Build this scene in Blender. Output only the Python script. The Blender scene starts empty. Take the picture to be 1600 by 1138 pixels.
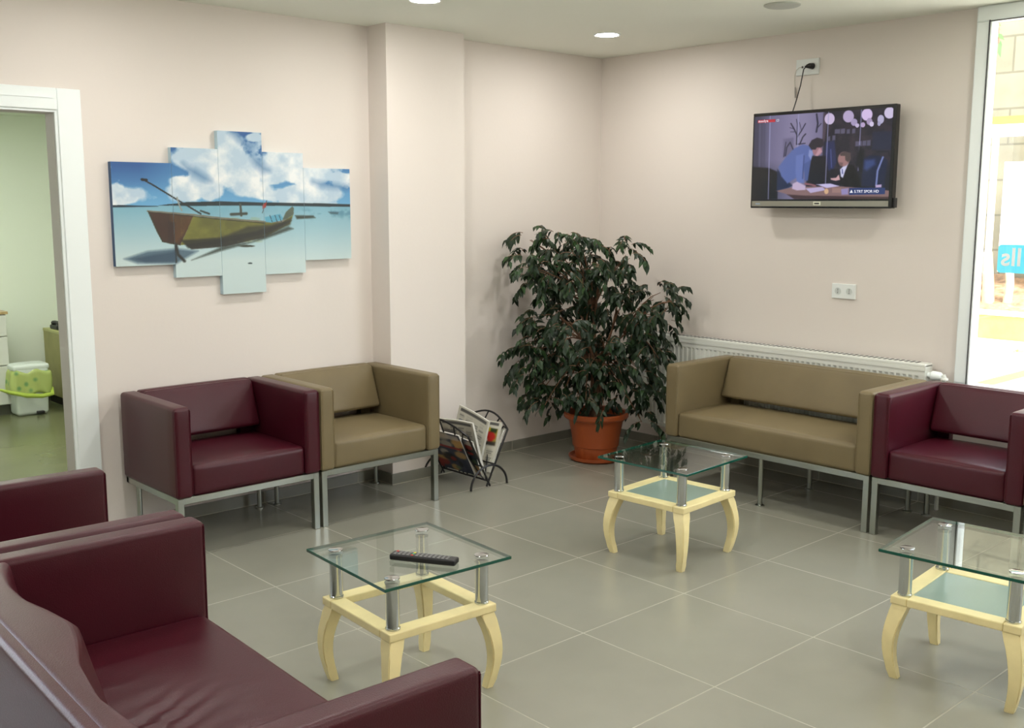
import bpy, bmesh, math, random
import numpy as np
from mathutils import Vector, Matrix
random.seed(7); rng = np.random.default_rng(7)
C = bpy.context.scene.collection
SC = bpy.context.scene
PI = math.pi

# ------------------------------------------------------------------ camera
yaw, pitch, roll, FPX = math.radians(42.629), math.radians(8.636), math.radians(0.071), 1645.75
f = Vector((math.sin(yaw)*math.cos(pitch), math.cos(yaw)*math.cos(pitch), -math.sin(pitch)))
r = Vector((math.cos(yaw), -math.sin(yaw), 0)); u = r.cross(f)
r2 = math.cos(roll)*r + math.sin(roll)*u; u2 = -math.sin(roll)*r + math.cos(roll)*u
cam = bpy.data.cameras.new('camera'); co = bpy.data.objects.new('camera', cam); C.objects.link(co)
M = Matrix((r2, u2, -f)).transposed().to_4x4(); M.translation = (-5.3445, -4.9249, 1.5826)
co.matrix_world = M
cam.sensor_width = 36; cam.lens = FPX/1600*36; cam.clip_start = .02; cam.clip_end = 200
SC.camera = co
# ------------------------------------------------------------------ world, sun, exposure
w = bpy.data.worlds.new('sky'); SC.world = w; w.use_nodes = True
nt = w.node_tree; bg = nt.nodes['Background']
sky = nt.nodes.new('ShaderNodeTexSky'); sky.sky_type = 'NISHITA'; sky.sun_disc = False
sky.sun_elevation = math.radians(50); sky.sun_rotation = math.radians(200); sky.dust_density = 3; sky.air_density = 1
hs = nt.nodes.new('ShaderNodeHueSaturation'); hs.inputs['Saturation'].default_value = .35
nt.links.new(sky.outputs[0], hs.inputs['Color']); nt.links.new(hs.outputs[0], bg.inputs[0])
bg.inputs[1].default_value = .9
sun = bpy.data.lights.new('sun', 'SUN'); sun.energy = 5; sun.angle = math.radians(.6); sun.color = (1, .95, .86)
so = bpy.data.objects.new('sun', sun); C.objects.link(so)
so.rotation_euler = Vector((.05, -.55, 1)).to_track_quat('Z', 'Y').to_euler()
LAMP = 138
SC.view_settings.view_transform = 'Standard'; SC.view_settings.look = 'None'
SC.view_settings.exposure = 0.85; SC.view_settings.gamma = 1
try: SC.view_settings.use_curve_mapping = False
except Exception: pass

# ------------------------------------------------------------------ helpers
def nd(nt, t, **kw):
    n = nt.nodes.new(t)
    for k, v in kw.items(): setattr(n, k, v)
    return n
def mat(name, col, rough=.5, metal=0, noise=0, nscale=8, bump=0, bscale=200, coat=0, spec=None, emit=None, es=0):
    m = bpy.data.materials.new(name); m.use_nodes = True; t = m.node_tree; b = t.nodes['Principled BSDF']
    b.inputs['Base Color'].default_value = (*col, 1); b.inputs['Roughness'].default_value = rough
    b.inputs['Metallic'].default_value = metal
    if coat: b.inputs['Coat Weight'].default_value = coat; b.inputs['Coat Roughness'].default_value = .25
    if spec is not None: b.inputs['Specular IOR Level'].default_value = spec
    if emit: b.inputs['Emission Color'].default_value = (*emit, 1); b.inputs['Emission Strength'].default_value = es
    if noise:
        tc = nd(t, 'ShaderNodeTexCoord'); n = nd(t, 'ShaderNodeTexNoise'); n.inputs['Scale'].default_value = nscale
        n.inputs['Detail'].default_value = 5; t.links.new(tc.outputs['Object'], n.inputs['Vector'])
        r_ = nd(t, 'ShaderNodeMapRange'); r_.inputs[1].default_value = .3; r_.inputs[2].default_value = .7
        r_.inputs[3].default_value = 1-noise; r_.inputs[4].default_value = 1+noise
        t.links.new(n.outputs['Fac'], r_.inputs[0])
        mx = nd(t, 'ShaderNodeVectorMath', operation='SCALE'); mx.inputs[0].default_value = col
        t.links.new(r_.outputs[0], mx.inputs['Scale']); t.links.new(mx.outputs[0], b.inputs['Base Color'])
    if bump:
        tc = nd(t, 'ShaderNodeTexCoord'); n = nd(t, 'ShaderNodeTexNoise'); n.inputs['Scale'].default_value = bscale
        t.links.new(tc.outputs['Object'], n.inputs['Vector'])
        bp = nd(t, 'ShaderNodeBump'); bp.inputs['Strength'].default_value = bump; bp.inputs['Distance'].default_value = .002
        t.links.new(n.outputs['Fac'], bp.inputs['Height']); t.links.new(bp.outputs[0], b.inputs['Normal'])
    return m
def vcol_mat(name, rough=.5, emit=0, spec=.5):
    m = bpy.data.materials.new(name); m.use_nodes = True; t = m.node_tree; b = t.nodes['Principled BSDF']
    a = nd(t, 'ShaderNodeAttribute'); a.attribute_name = 'Col'
    if emit:
        b.inputs['Base Color'].default_value = (.01, .01, .012, 1)
        t.links.new(a.outputs['Color'], b.inputs['Emission Color']); b.inputs['Emission Strength'].default_value = emit
    else: t.links.new(a.outputs['Color'], b.inputs['Base Color'])
    b.inputs['Roughness'].default_value = rough; b.inputs['Specular IOR Level'].default_value = spec
    return m
def glass_mat(name, tint=(1, 1, 1)):
    m = bpy.data.materials.new(name); m.use_nodes = True; t = m.node_tree
    t.nodes.remove(t.nodes['Principled BSDF']); out = t.nodes['Material Output']
    tr = nd(t, 'ShaderNodeBsdfTransparent'); tr.inputs[0].default_value = (*tint, 1)
    gl = nd(t, 'ShaderNodeBsdfGlossy'); gl.inputs['Roughness'].default_value = 0
    lw = nd(t, 'ShaderNodeLayerWeight'); lw.inputs[0].default_value = .5   # facing = 1-|cos|: the same from both sides
    pw = nd(t, 'ShaderNodeMath', operation='POWER'); t.links.new(lw.outputs['Facing'], pw.inputs[0]); pw.inputs[1].default_value = 5
    fr = nd(t, 'ShaderNodeMath', operation='MULTIPLY_ADD'); t.links.new(pw.outputs[0], fr.inputs[0]); fr.inputs[1].default_value = .95; fr.inputs[2].default_value = .075
    mx = nd(t, 'ShaderNodeMixShader'); t.links.new(fr.outputs[0], mx.inputs[0])
    t.links.new(tr.outputs[0], mx.inputs[1]); t.links.new(gl.outputs[0], mx.inputs[2]); t.links.new(mx.outputs[0], out.inputs[0])
    return m
def obj(name, bm, m, parent=None, smooth=False, angle=40, loc=None):
    me = bpy.data.meshes.new(name); bm.normal_update(); bm.to_mesh(me); bm.free()
    for x in (m if isinstance(m, (list, tuple)) else [m]): me.materials.append(x)
    if smooth:
        for p in me.polygons: p.use_smooth = True
        try: me.set_sharp_from_angle(angle=math.radians(angle))
        except Exception: pass
    o = bpy.data.objects.new(name, me); C.objects.link(o)
    if parent is not None: o.parent = parent
    if loc: o.location = loc
    return o
def tag(o, label=None, cat=None, group=None, kind=None):
    if label: o['label'] = label
    if cat: o['category'] = cat
    if group: o['group'] = group
    if kind: o['kind'] = kind
    return o
def thing(name, label, cat, loc=(0, 0, 0), rz=0, group=None):
    o = bpy.data.objects.new(name, None); C.objects.link(o); o.location = loc; o.rotation_euler = (0, 0, rz)
    return tag(o, label, cat, group)
def struct(name, bm, m, parent=None, **k):
    o = obj(name, bm, m, parent, **k)
    if parent is None: o['kind'] = 'structure'
    return o
def dup(root, loc, rz, label, group=None):
    q = root.copy(); C.objects.link(q); q.location = loc; q.rotation_euler = (0, 0, rz); q['label'] = label
    if group: q['group'] = group
    for ch in list(root.children):
        c = ch.copy(); C.objects.link(c); c.parent = q
        for g in list(ch.children):
            d = g.copy(); C.objects.link(d); d.parent = c
    return q
def BM(): return bmesh.new()
def box(bm, x0, x1, y0, y1, z0, z1, bev=0, seg=2, mi=0, mtx=None):
    t = bmesh.new(); bmesh.ops.create_cube(t, size=1)
    for v in t.verts: v.co = Vector(((x0+x1)/2+v.co.x*(x1-x0), (y0+y1)/2+v.co.y*(y1-y0), (z0+z1)/2+v.co.z*(z1-z0)))
    if bev: bmesh.ops.bevel(t, geom=t.edges[:], offset=bev, segments=seg, affect='EDGES', profile=.5)
    if mtx: t.transform(mtx)
    for f_ in t.faces: f_.material_index = mi
    me = bpy.data.meshes.new('tmp'); t.to_mesh(me); t.free(); bm.from_mesh(me); bpy.data.meshes.remove(me)
    return bm
def softbox(bm, x0, x1, y0, y1, z0, z1, r=.02, puff=(0, 0, 0), n=10, defo=None, mi=0):
    """rounded, slightly stuffed block; puff = how far each pair of faces swells"""
    h = [(x1-x0)/2, (y1-y0)/2, (z1-z0)/2]; c = Vector(((x0+x1)/2, (y0+y1)/2, (z0+z1)/2))
    def samp(a):
        e = [-a, -a+r*.25, -a+r*.6, -a+r]; mid = list(np.linspace(-a+r, a-r, n+1))[1:-1]
        return e+mid+[a-r, a-r*.6, a-r*.25, a]
    S = [samp(a) for a in h]; V = {}
    def vert(p):
        k = tuple(round(q, 5) for q in p)
        if k in V: return V[k]
        inner = Vector([max(-(h[i]-r), min(h[i]-r, p[i])) for i in range(3)]); d = Vector(p)-inner
        if d.length > 1e-9:
            d.normalize(); q = inner+d*r
        else: q = inner.copy()
        for i in range(3):
            if puff[i]:
                o1, o2 = [j for j in range(3) if j != i]
                w_ = max(0, 1-(p[o1]/h[o1])**2)*max(0, 1-(p[o2]/h[o2])**2)
                q[i] += puff[i]*(p[i]/h[i])*w_**.6
        q = q+c
        if defo: q = Vector(defo(q))
        V[k] = bm.verts.new(q); return V[k]
    for ax in range(3):
        a, b = [j for j in range(3) if j != ax]
        for s in (-1, 1):
            for i in range(len(S[a])-1):
                for j in range(len(S[b])-1):
                    P = []
                    for (ii, jj) in ((i, j), (i+1, j), (i+1, j+1), (i, j+1)):
                        p = [0, 0, 0]; p[ax] = s*h[ax]; p[a] = S[a][ii]; p[b] = S[b][jj]; P.append(vert(p))
                    flip = (s > 0) == (ax == 1)
                    if flip: P = P[::-1]
                    if len(set(P)) >= 3:
                        try:
                            f_ = bm.faces.new(P); f_.material_index = mi
                        except ValueError: pass
    return bm
def tube(bm, pts, rad, n=8, cap=True, mi=0, closed=False):
    pts = [Vector(p) for p in pts]; N = len(pts); rads = rad if isinstance(rad, (list, tuple)) else [rad]*N
    rings = []; up = None
    for i, p in enumerate(pts):
        a = pts[(i-1) % N] if (i > 0 or closed) else p; b = pts[(i+1) % N] if (i < N-1 or closed) else p
        d = (b-a)
        if d.length < 1e-9: d = Vector((0, 0, 1))
        d.normalize()
        if up is None: up = Vector((0, 0, 1)) if abs(d.z) < .9 else Vector((1, 0, 0))
        s = d.cross(up).normalized(); up = s.cross(d).normalized()
        rings.append([bm.verts.new(p+(s*math.cos(2*PI*k/n)+up*math.sin(2*PI*k/n))*rads[i]) for k in range(n)])
    for i in range(N if closed else N-1):
        A, B = rings[i], rings[(i+1) % N]
        for k in range(n):
            f_ = bm.faces.new((A[k], A[(k+1) % n], B[(k+1) % n], B[k])); f_.material_index = mi
    if cap and not closed:
        bm.faces.new(rings[0][::-1]).material_index = mi; bm.faces.new(rings[-1]).material_index = mi
    return bm
def lathe(bm, prof, n=32, c=(0, 0, 0), mi=0, capb=True, capt=True):
    rings = [[bm.verts.new((c[0]+q*math.cos(2*PI*k/n), c[1]+q*math.sin(2*PI*k/n), c[2]+z)) for k in range(n)] for q, z in prof]
    for A, B in zip(rings, rings[1:]):
        for k in range(n): bm.faces.new((A[k], A[(k+1) % n], B[(k+1) % n], B[k])).material_index = mi
    if capb: bm.faces.new(rings[0][::-1]).material_index = mi
    if capt: bm.faces.new(rings[-1]).material_index = mi
    return bm
def arc(c, ax, ay, a0, a1, n): # c + ax*cos + ay*sin
    return [Vector(c)+Vector(ax)*math.cos(a0+(a1-a0)*i/n)+Vector(ay)*math.sin(a0+(a1-a0)*i/n) for i in range(n+1)]
def lin(c): # sRGB 0-255 -> linear
    return tuple(((x/255)/12.92 if x/255 <= .04045 else ((x/255+.055)/1.055)**2.4) for x in c)
def text_mesh(name, s, size, mtx, m, parent, depth=.0008, font_shear=0, flip=False, bold=0, space=1):
    cu = bpy.data.curves.new(name, 'FONT'); cu.body = s; cu.size = size; cu.extrude = depth; cu.align_x = 'LEFT'; cu.offset = bold; cu.shear = font_shear
    cu.space_character = space
    t = bpy.data.objects.new('tmp', cu); C.objects.link(t); bpy.context.view_layer.update()
    dg = bpy.context.evaluated_depsgraph_get(); me = bpy.data.meshes.new_from_object(t.evaluated_get(dg)); bpy.data.objects.remove(t)
    me.materials.clear(); me.materials.append(m); me.transform(mtx)
    if flip: me.flip_normals()
    o = bpy.data.objects.new(name, me); C.objects.link(o); o.parent = parent
    return o

# ------------------------------------------------------------------ materials
WALL = (.77, .71, .655)
m_wall = mat('wall_paint', WALL, .6, bump=.15, bscale=60)
m_ceil = mat('ceiling_paint', (.86, .88, .79), .8)
m_white = mat('white_pvc', (.88, .94, .93), .3)
m_burg = mat('burgundy_leather', (.053, .0045, .0108), .33, noise=.08, nscale=5, bump=.3, bscale=350, coat=0, spec=.34)
m_beige = mat('beige_leather', (.18, .140, .073), .40, noise=.06, nscale=5, bump=.3, bscale=350, coat=0, spec=.3)
m_steel = mat('brushed_steel', (.36, .38, .34), .28, 1)
m_chrome = mat('chrome', (.52, .54, .54), .08, 1)
m_wood = mat('cream_wood', (.79, .67, .34), .38, noise=.06, nscale=14)
m_black = mat('black_plastic', (.012, .012, .013), .35)
m_iron = mat('black_iron', (.008, .008, .009), .4)
m_glass = glass_mat('clear_glass', (.93, .97, .95))
m_pane = glass_mat('window_glass', (.97, .985, .98))
m_edge = mat('green_glass_edge', (.005, .07, .045), .12)
m_frost = mat('frosted_glass', (.26, .34, .295), .22)
m_terra = mat('terracotta_plastic', (.34, .07, .016), .38)
m_soil = mat('soil', (.03, .02, .012), .95, noise=.5, nscale=60)
m_rad = mat('radiator_enamel', (.78, .80, .74), .3)
m_plate = mat('socket_plastic', (.80, .84, .82), .3)
m_dark = mat('dark_hole', (.05, .05, .05), .6)

def floor_mat():
    m = bpy.data.materials.new('grey_floor_tiles'); m.use_nodes = True; t = m.node_tree; b = t.nodes['Principled BSDF']
    tc = nd(t, 'ShaderNodeTexCoord'); sp = nd(t, 'ShaderNodeSeparateXYZ'); t.links.new(tc.outputs['Object'], sp.inputs[0])
    ds = []; ids = []
    for ax, o0 in ((0, -2.6189), (1, -2.3582)):
        a = nd(t, 'ShaderNodeMath', operation='SUBTRACT'); t.links.new(sp.outputs[ax], a.inputs[0]); a.inputs[1].default_value = o0-60
        d = nd(t, 'ShaderNodeMath', operation='DIVIDE'); t.links.new(a.outputs[0], d.inputs[0]); d.inputs[1].default_value = .6
        fr = nd(t, 'ShaderNodeMath', operation='FRACT'); t.links.new(d.outputs[0], fr.inputs[0])
        fl = nd(t, 'ShaderNodeMath', operation='FLOOR'); t.links.new(d.outputs[0], fl.inputs[0]); ids.append(fl)
        pp = nd(t, 'ShaderNodeMath', operation='PINGPONG'); t.links.new(fr.outputs[0], pp.inputs[0]); pp.inputs[1].default_value = .5
        ds.append(pp)
    mn = nd(t, 'ShaderNodeMath', operation='MINIMUM'); t.links.new(ds[0].outputs[0], mn.inputs[0]); t.links.new(ds[1].outputs[0], mn.inputs[1])
    lt = nd(t, 'ShaderNodeMapRange'); lt.inputs[1].default_value = .0032; lt.inputs[2].default_value = .0045; lt.inputs[3].default_value = 1; lt.inputs[4].default_value = 0
    t.links.new(mn.outputs[0], lt.inputs[0])
    cb = nd(t, 'ShaderNodeCombineXYZ'); t.links.new(ids[0].outputs[0], cb.inputs[0]); t.links.new(ids[1].outputs[0], cb.inputs[1])
    wn = nd(t, 'ShaderNodeTexWhiteNoise'); t.links.new(cb.outputs[0], wn.inputs['Vector'])
    n = nd(t, 'ShaderNodeTexNoise'); n.inputs['Scale'].default_value = 3.5; n.inputs['Detail'].default_value = 6; t.links.new(tc.outputs['Object'], n.inputs['Vector'])
    s = nd(t, 'ShaderNodeMath', operation='MULTIPLY_ADD'); t.links.new(n.outputs['Fac'], s.inputs[0]); s.inputs[1].default_value = .22; s.inputs[2].default_value = .86
    s2 = nd(t, 'ShaderNodeMath', operation='MULTIPLY_ADD'); t.links.new(wn.outputs['Value'], s2.inputs[0]); s2.inputs[1].default_value = .06; t.links.new(s.outputs[0], s2.inputs[2])
    vm = nd(t, 'ShaderNodeVectorMath', operation='SCALE'); vm.inputs[0].default_value = (.265, .262, .212); t.links.new(s2.outputs[0], vm.inputs['Scale'])
    mx = nd(t, 'ShaderNodeMix', data_type='RGBA'); t.links.new(lt.outputs[0], mx.inputs[0]); t.links.new(vm.outputs[0], mx.inputs[6]); mx.inputs[7].default_value = (.38, .365, .285, 1)
    t.links.new(mx.outputs[2], b.inputs['Base Color'])
    rm = nd(t, 'ShaderNodeMath', operation='MULTIPLY_ADD'); t.links.new(lt.outputs[0], rm.inputs[0]); rm.inputs[1].default_value = .4; rm.inputs[2].default_value = .24
    t.links.new(rm.outputs[0], b.inputs['Roughness'])
    bp = nd(t, 'ShaderNodeBump'); bp.inputs['Strength'].default_value = .3; bp.inputs['Distance'].default_value = .002; bp.invert = True
    t.links.new(lt.outputs[0], bp.inputs['Height']); t.links.new(bp.outputs[0], b.inputs['Normal'])
    return m
m_floor = floor_mat()
m_skirt = mat('skirting_tile', (.22, .217, .178), .3, noise=.1, nscale=4)
m_grout = mat('grout', (.45, .43, .34), .8)

# ------------------------------------------------------------------ room shell
H = 2.541; X0, Y0 = -7.2, -7.2
struct('floor', box(BM(), X0, .15, Y0, 0, -.1, 0), m_floor)
struct('ceiling', box(BM(), X0, .15, Y0, .15, H, H+.12), m_ceil)
b = BM()
box(b, -3.58, .15, 0, .09, 0, H); box(b, -4.55, -3.58, 0, .09, 1.995, H); box(b, -4.8, -4.55, 0, .09, 0, H)
box(b, X0, -4.8, 0, .09, 0, .3); box(b, X0, -4.8, 0, .09, 2.5, H); box(b, X0, -6.9, 0, .09, .3, 2.5)
struct('wall_left', b, m_wall)
struct('wall_pillar', box(BM(), -1.891, -1.3465, -.172, 0, 0, H), m_wall)
b = BM()
YW = -2.525
box(b, 0, .15, YW, 0, 0, H); box(b, 0, .15, -6.6, YW, 0, .60); box(b, 0, .15, Y0, -6.6, 0, H)
struct('wall_right', b, m_wall)
struct('wall_behind', box(BM(), X0, .15, Y0-.15, Y0, 0, H), m_wall)
struct('wall_side', box(BM(), X0-.15, X0, Y0-.15, .15, 0, H), m_wall)
# skirting tiles
def skirt(name, segs):
    b = BM()
    for (x0, x1, y0, y1, ax) in segs:
        box(b, x0, x1, y0, y1, .004, .062)
        g = .0015
        box(b, x0-g*(ax == 1), x1+g*(ax == 1), y0-g*(ax == 0), y1+g*(ax == 0), 0, .004, mi=1)
        # joints
        L0, L1 = (x0, x1) if ax == 0 else (y0, y1); o0 = -2.6189 if ax == 0 else -2.3582
        k = math.ceil((L0-o0)/.6)
        while o0+.6*k < L1:
            p = o0+.6*k
            if ax == 0: box(b, p-.0015, p+.0015, y0-.001, y1, .004, .0625, mi=1)
            else: box(b, x0-.001, x1, p-.0015, p+.0015, .004, .0625, mi=1)
            k += 1
    struct(name, b, [m_skirt, m_grout])
skirt('baseboard_left', [(-3.47, -1.901, -.01, 0, 0), (-1.3365, 0, -.01, 0, 0)])
skirt('baseboard_pillar', [(-1.901, -1.3365, -.182, -.172, 0), (-1.901, -1.891, -.172, -.01, 1), (-1.3465, -1.3365, -.172, -.01, 1)])
skirt('baseboard_right', [(-.01, 0, -6.6, -.01, 1)])
# ceiling downlights
DL = [(-.73, -.71), (-2.13, -.82), (-3.5, -.82), (-.78, -3.3), (-2.13, -2.3), (-3.5, -2.3), (-4.9, -1.5), (-2.13, -3.8), (-3.5, -3.8), (-4.9, -3.8),
      (-2.13, -5.4), (-3.5, -5.4), (-4.9, -5.4), (-6.3, -3.8), (-.78, -5.2)]
DLL = ['in front of the wall pillar, cut by the top edge', 'above the burgundy armchair under the boat picture', 'above the right coffee table near the window', 'above the middle of the room, between the coffee tables',
       'above the coffee table with the remote', 'in front of the doorway', 'behind the right coffee table, out of frame', 'above the open floor in the near middle', 'above the near end of the foreground sofa',
       'far behind the camera, near the window', 'far behind the camera, in the middle', 'far behind the camera, on the left', 'near the side wall left of the camera', 'near the back end of the window']
m_lamp = bpy.data.materials.new('lamp_diffuser'); m_lamp.use_nodes = True
bb = m_lamp.node_tree.nodes['Principled BSDF']; bb.inputs['Emission Color'].default_value = (1, .97, .93, 1); bb.inputs['Emission Strength'].default_value = LAMP
b = BM(); lathe(b, [(.062, -.004), (.073, -.006), (.078, -.003), (.078, 0)], 40, capb=False, capt=False)
dl = thing('downlight', 'x', 'ceiling light', (DL[0][0], DL[0][1], H))
obj('trim_ring', b, m_white, dl, smooth=True)
b = BM(); lathe(b, [(.0, -.009), (.03, -.008), (.055, -.006), (.063, -.003)], 40, capb=False, capt=False)
bmesh.ops.remove_doubles(b, verts=b.verts, dist=1e-5)
obj('diffuser', b, m_lamp, dl, smooth=True)
dl['label'] = 'round white recessed downlight near the corner above the potted plant'
dl['group'] = 'recessed ceiling downlights'
for i, (x, y) in enumerate(DL[1:]):
    dup(dl, (x, y, H), 0, 'round white recessed downlight '+DLL[i], 'recessed ceiling downlights')
b = BM(); lathe(b, [(0.001, -.012), (.05, -.012), (.078, -.009), (.088, -.004), (.088, 0)], 40, capb=True, capt=False)
sp_ = obj('ceiling_speaker', b, mat('speaker_grille', (.48, .5, .45), .6), None, smooth=True, loc=(-.78, -1.9, H))
tag(sp_, 'flat round grey unlit disc on the ceiling above the television', 'ceiling speaker')

# door to the next room
b = BM()
box(b, -3.58, -3.475, -.02, 0, 0, 2.09, .004); box(b, -4.655, -4.55, -.02, 0, 0, 2.09, .004); box(b, -4.55, -3.58, -.02, 0, 1.995, 2.09, .004)
box(b, -3.592, -3.578, -.012, .10, 0, 2.0); box(b, -4.552, -4.538, -.012, .10, 0, 2.0); box(b, -4.54, -3.59, -.012, .10, 1.985, 2.0)
box(b, -4.5, -3.6, -.0235, -.02, 2.045, 2.048)
struct('door_1', b, m_white)
b = BM(); box(b, -3.594, -3.5915, 0.0, .101, 0, 1.985); box(b, -4.538, -3.594, 0, .101, 1.982, 1.985)
s_ = struct('door_jamb', b, mat('door_jamb_grey', (.52, .47, .47), .5), bpy.data.objects['door_1'])
# window in the left wall (beyond the frame, daylight)
def window(name, axis, c, a0, a1, z0, z1, fw, mull, depth=.08, sgn=1):
    b = BM()
    def bx(p0, p1, q0, q1, e=0, bev=.006):
        d0, d1 = c-depth/2+e, c+depth/2-e
        if axis == 'x': box(b, d0, d1, p0, p1, q0, q1, bev)
        else: box(b, p0, p1, d0, d1, q0, q1, bev)
    bx(a0, a1, z0, z0+fw); bx(a0, a1, z1-fw, z1); bx(a0, a0+fw, z0+fw, z1-fw); bx(a1-fw, a1, z0+fw, z1-fw)
    for m_ in mull: bx(m_-fw/2, m_+fw/2, z0+fw, z1-fw)
    fo = struct(name, b, m_white)
    g = BM(); 
    q = (a0+fw, a1-fw)
    if axis == 'x': vs = [(c, q[0], z0+fw), (c, q[1], z0+fw), (c, q[1], z1-fw), (c, q[0], z1-fw)]
    else: vs = [(q[0], c, z0+fw), (q[1], c, z0+fw), (q[1], c, z1-fw), (q[0], c, z1-fw)]
    g.faces.new([g.verts.new(v) for v in vs])
    obj('pane', g, m_pane, fo)
    gk = BM()
    return fo
w1 = window('window_1', 'x', .0, -6.6, YW, .60, 2.541, .075, [-3.9, -5.25])
w2 = window('window_2', 'y', .05, -6.9, -4.8, .3, 2.5, .06, [-5.95])
b = BM(); box(b, -.046, -.040, YW-.068, YW-.063, .67, 2.47); box(b, -.046, -.04, -6.5, YW-.068, 2.462, 2.467)
obj('window_gasket', b, m_dark, w1)
struct('trim_1', box(BM(), -.01, 0, YW-.004, YW+.012, .6, H), m_white)

# ------------------------------------------------------------------ next room
m_gw = mat('office_wall_paint', (.80, .86, .75), .7)
m_of = mat('office_floor', (.14, .15, .075), .25, noise=.15, nscale=2)
struct('floor_office', box(BM(), -4.75, -1.2, 0.0, 4.2, -.1, -.0005), m_of)
struct('ceiling_office', box(BM(), -4.75, -1.2, .09, 4.2, 2.255, 2.35), m_gw)
struct('wall_office_far', box(BM(), -4.75, -1.2, 3.82, 4.0, 0, 2.3), m_gw)
struct('wall_office_right', box(BM(), -1.35, -1.2, .09, 4, 0, 2.3), m_gw)
struct('wall_office_left', box(BM(), -4.75, -4.65, .09, 4, 0, 2.3), m_gw)
struct('baseboard_office', box(BM(), -4.65, -1.35, 3.806, 3.82, 0, .07), mat('office_skirting', (.05, .055, .035), .5))
for x, y, lb in ((-3.2, 1.0, 'nearest the doorway'), (-4.1, 2.0, 'in its left half'), (-2.3, 1.6, 'above the cabinet')):  # unseen downlights, added to brighten the next room
    t = dup(dl, (x, y, 2.255), 0, 'unseen round white downlight added to brighten the next room, '+lb, 'recessed ceiling downlights')
t = thing('fill_panel', 'unseen square light panel added to brighten the next room, hidden by the door head', 'ceiling light', (-3.4, 2.4, 2.255))  # extra glowing panel, added out of view to lift the office light
obj('panel_frame', box(BM(), -.31, .31, -.31, .31, -.012, 0, .002), m_white, t)
m_pl = mat('fill_panel_diffuser', (.8, .8, .8), .5, emit=(.96, 1, .88), es=12); obj('diffuser', box(BM(), -.285, .285, -.285, .285, -.014, -.0122), m_pl, t)
# drawer unit
t = thing('drawer_unit', 'white drawer unit cut by the left edge, seen through the doorway', 'drawers', (-3.07, 3.6, 0))
m_dw = mat('drawer_white', (.66, .68, .62), .4)
obj('body', box(BM(), -.25, .25, -.19, .2, .08, .765), m_dw, t)
obj('top', box(BM(), -.26, .26, -.215, .2, .765, .785, .003), mat('worktop_tan', (.45, .33, .16), .4), t)
obj('plinth', box(BM(), -.24, .24, -.17, .19, 0, .08), mat('plinth_dark', (.10, .10, .08), .5), t)
for z0, z1 in ((.085, .375), (.382, .595), (.602, .76)):
    d = obj('drawer', box(BM(), -.245, .245, -.21, -.19, z0, z1, .004), m_dw, t)
    hb = BM(); tube(hb, [(-.06, -.21, z1-.05), (-.06, -.235, z1-.05), (.06, -.235, z1-.05), (.06, -.21, z1-.05)], .005, 6)
    obj('handle', hb, m_steel, d)
# sideboard
t = thing('sideboard', 'olive-beige wooden cabinet beside the bin in the next room', 'cabinet', (-2.065, 3.5, 0))
m_ol = mat('olive_wood', (.36, .34, .13), .45, noise=.08)
obj('carcass', box(BM(), -.36, .36, -.1, .3, .07, .575), m_ol, t)
obj('plinth', box(BM(), -.34, .34, -.085, .29, 0, .07), mat('plinth_black', (.03, .028, .02), .5), t)
obj('top', box(BM(), -.365, .365, -.125, .3, .575, .597, .003), mat('top_olive', (.5, .5, .2), .4), t)
for k in (-1, 1): obj('door', box(BM(), .182*k-.175, .182*k+.175, -.118, -.1, .08, .57, .003), m_ol, t)
t = thing('desk_phone', 'small black desk phone lying on the olive cabinet', 'phone', (-2.32, 3.62, .597))
obj('base', box(BM(), -.09, .09, -.08, .08, 0, .035, .01), m_black, t)
hb = BM(); tube(hb, [(-.06, -.07, .045), (-.06, -.03, .055), (-.06, .03, .055), (-.06, .07, .045)], [.02, .013, .013, .02], 10); obj('handset', hb, m_black, t, smooth=True)
# bin
t = thing('waste_bin', 'white pedal bin lined with a yellow-green bag, beside the cabinet', 'bin', (-2.71, 3.36, 0))
m_bin = mat('bin_white', (.66, .72, .68), .4)
b = BM()
softbox(b, -.13, .13, -.1, .1, 0, .38, .03, n=5, defo=lambda p: (p.x*(.88+.3*p.z), p.y*(.88+.3*p.z), p.z))
obj('body', b, m_bin, t, smooth=True)
b = BM(); softbox(b, -.132, .132, -.1, .1, .345, .385, .015, (0, 0, .01), n=5); obj('lid', b, m_bin, t, smooth=True)
m_bag = bpy.data.materials.new('lime_bag'); m_bag.use_nodes = True; tt = m_bag.node_tree
nn = nd(tt, 'ShaderNodeTexVoronoi'); nn.inputs['Scale'].default_value = 14; tcc = nd(tt, 'ShaderNodeTexCoord'); tt.links.new(tcc.outputs['Object'], nn.inputs['Vector'])
rp = nd(tt, 'ShaderNodeValToRGB'); rp.color_ramp.elements[0].color = (.16, .32, .12, 1); rp.color_ramp.elements[1].color = (.42, .50, .16, 1); rp.color_ramp.elements[0].position = .15; rp.color_ramp.elements[1].position = .35
tt.links.new(nn.outputs['Distance'], rp.inputs[0]); tt.links.new(rp.outputs[0], tt.nodes['Principled BSDF'].inputs['Base Color'])
b = BM()
def bag(p):
    k = 1+.05*math.sin(p.x*60+p.z*20)+.03*math.sin(p.y*75)
    fl = 1+.25*max(0, (.19-p.z))*4
    return (p.x*k*fl, p.y*k*fl, p.z+.012*math.sin(p.x*40))
softbox(b, -.145, .145, -.115, .115, .155, .345, .03, n=14, defo=bag); obj('bin_liner', b, m_bag, t, smooth=True)
b = BM(); tube(b, [(-.26, -.12, .235), (-.17, -.14, .20), (-.06, -.15, .165), (.05, -.15, .15), (.13, -.13, .155), (.155, -.06, .19)], [.008, .014, .017, .017, .015, .01], 8)
obj('bag_rim', b, mat('lime_plastic', (.42, .55, .08), .4), t, smooth=True)
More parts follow.
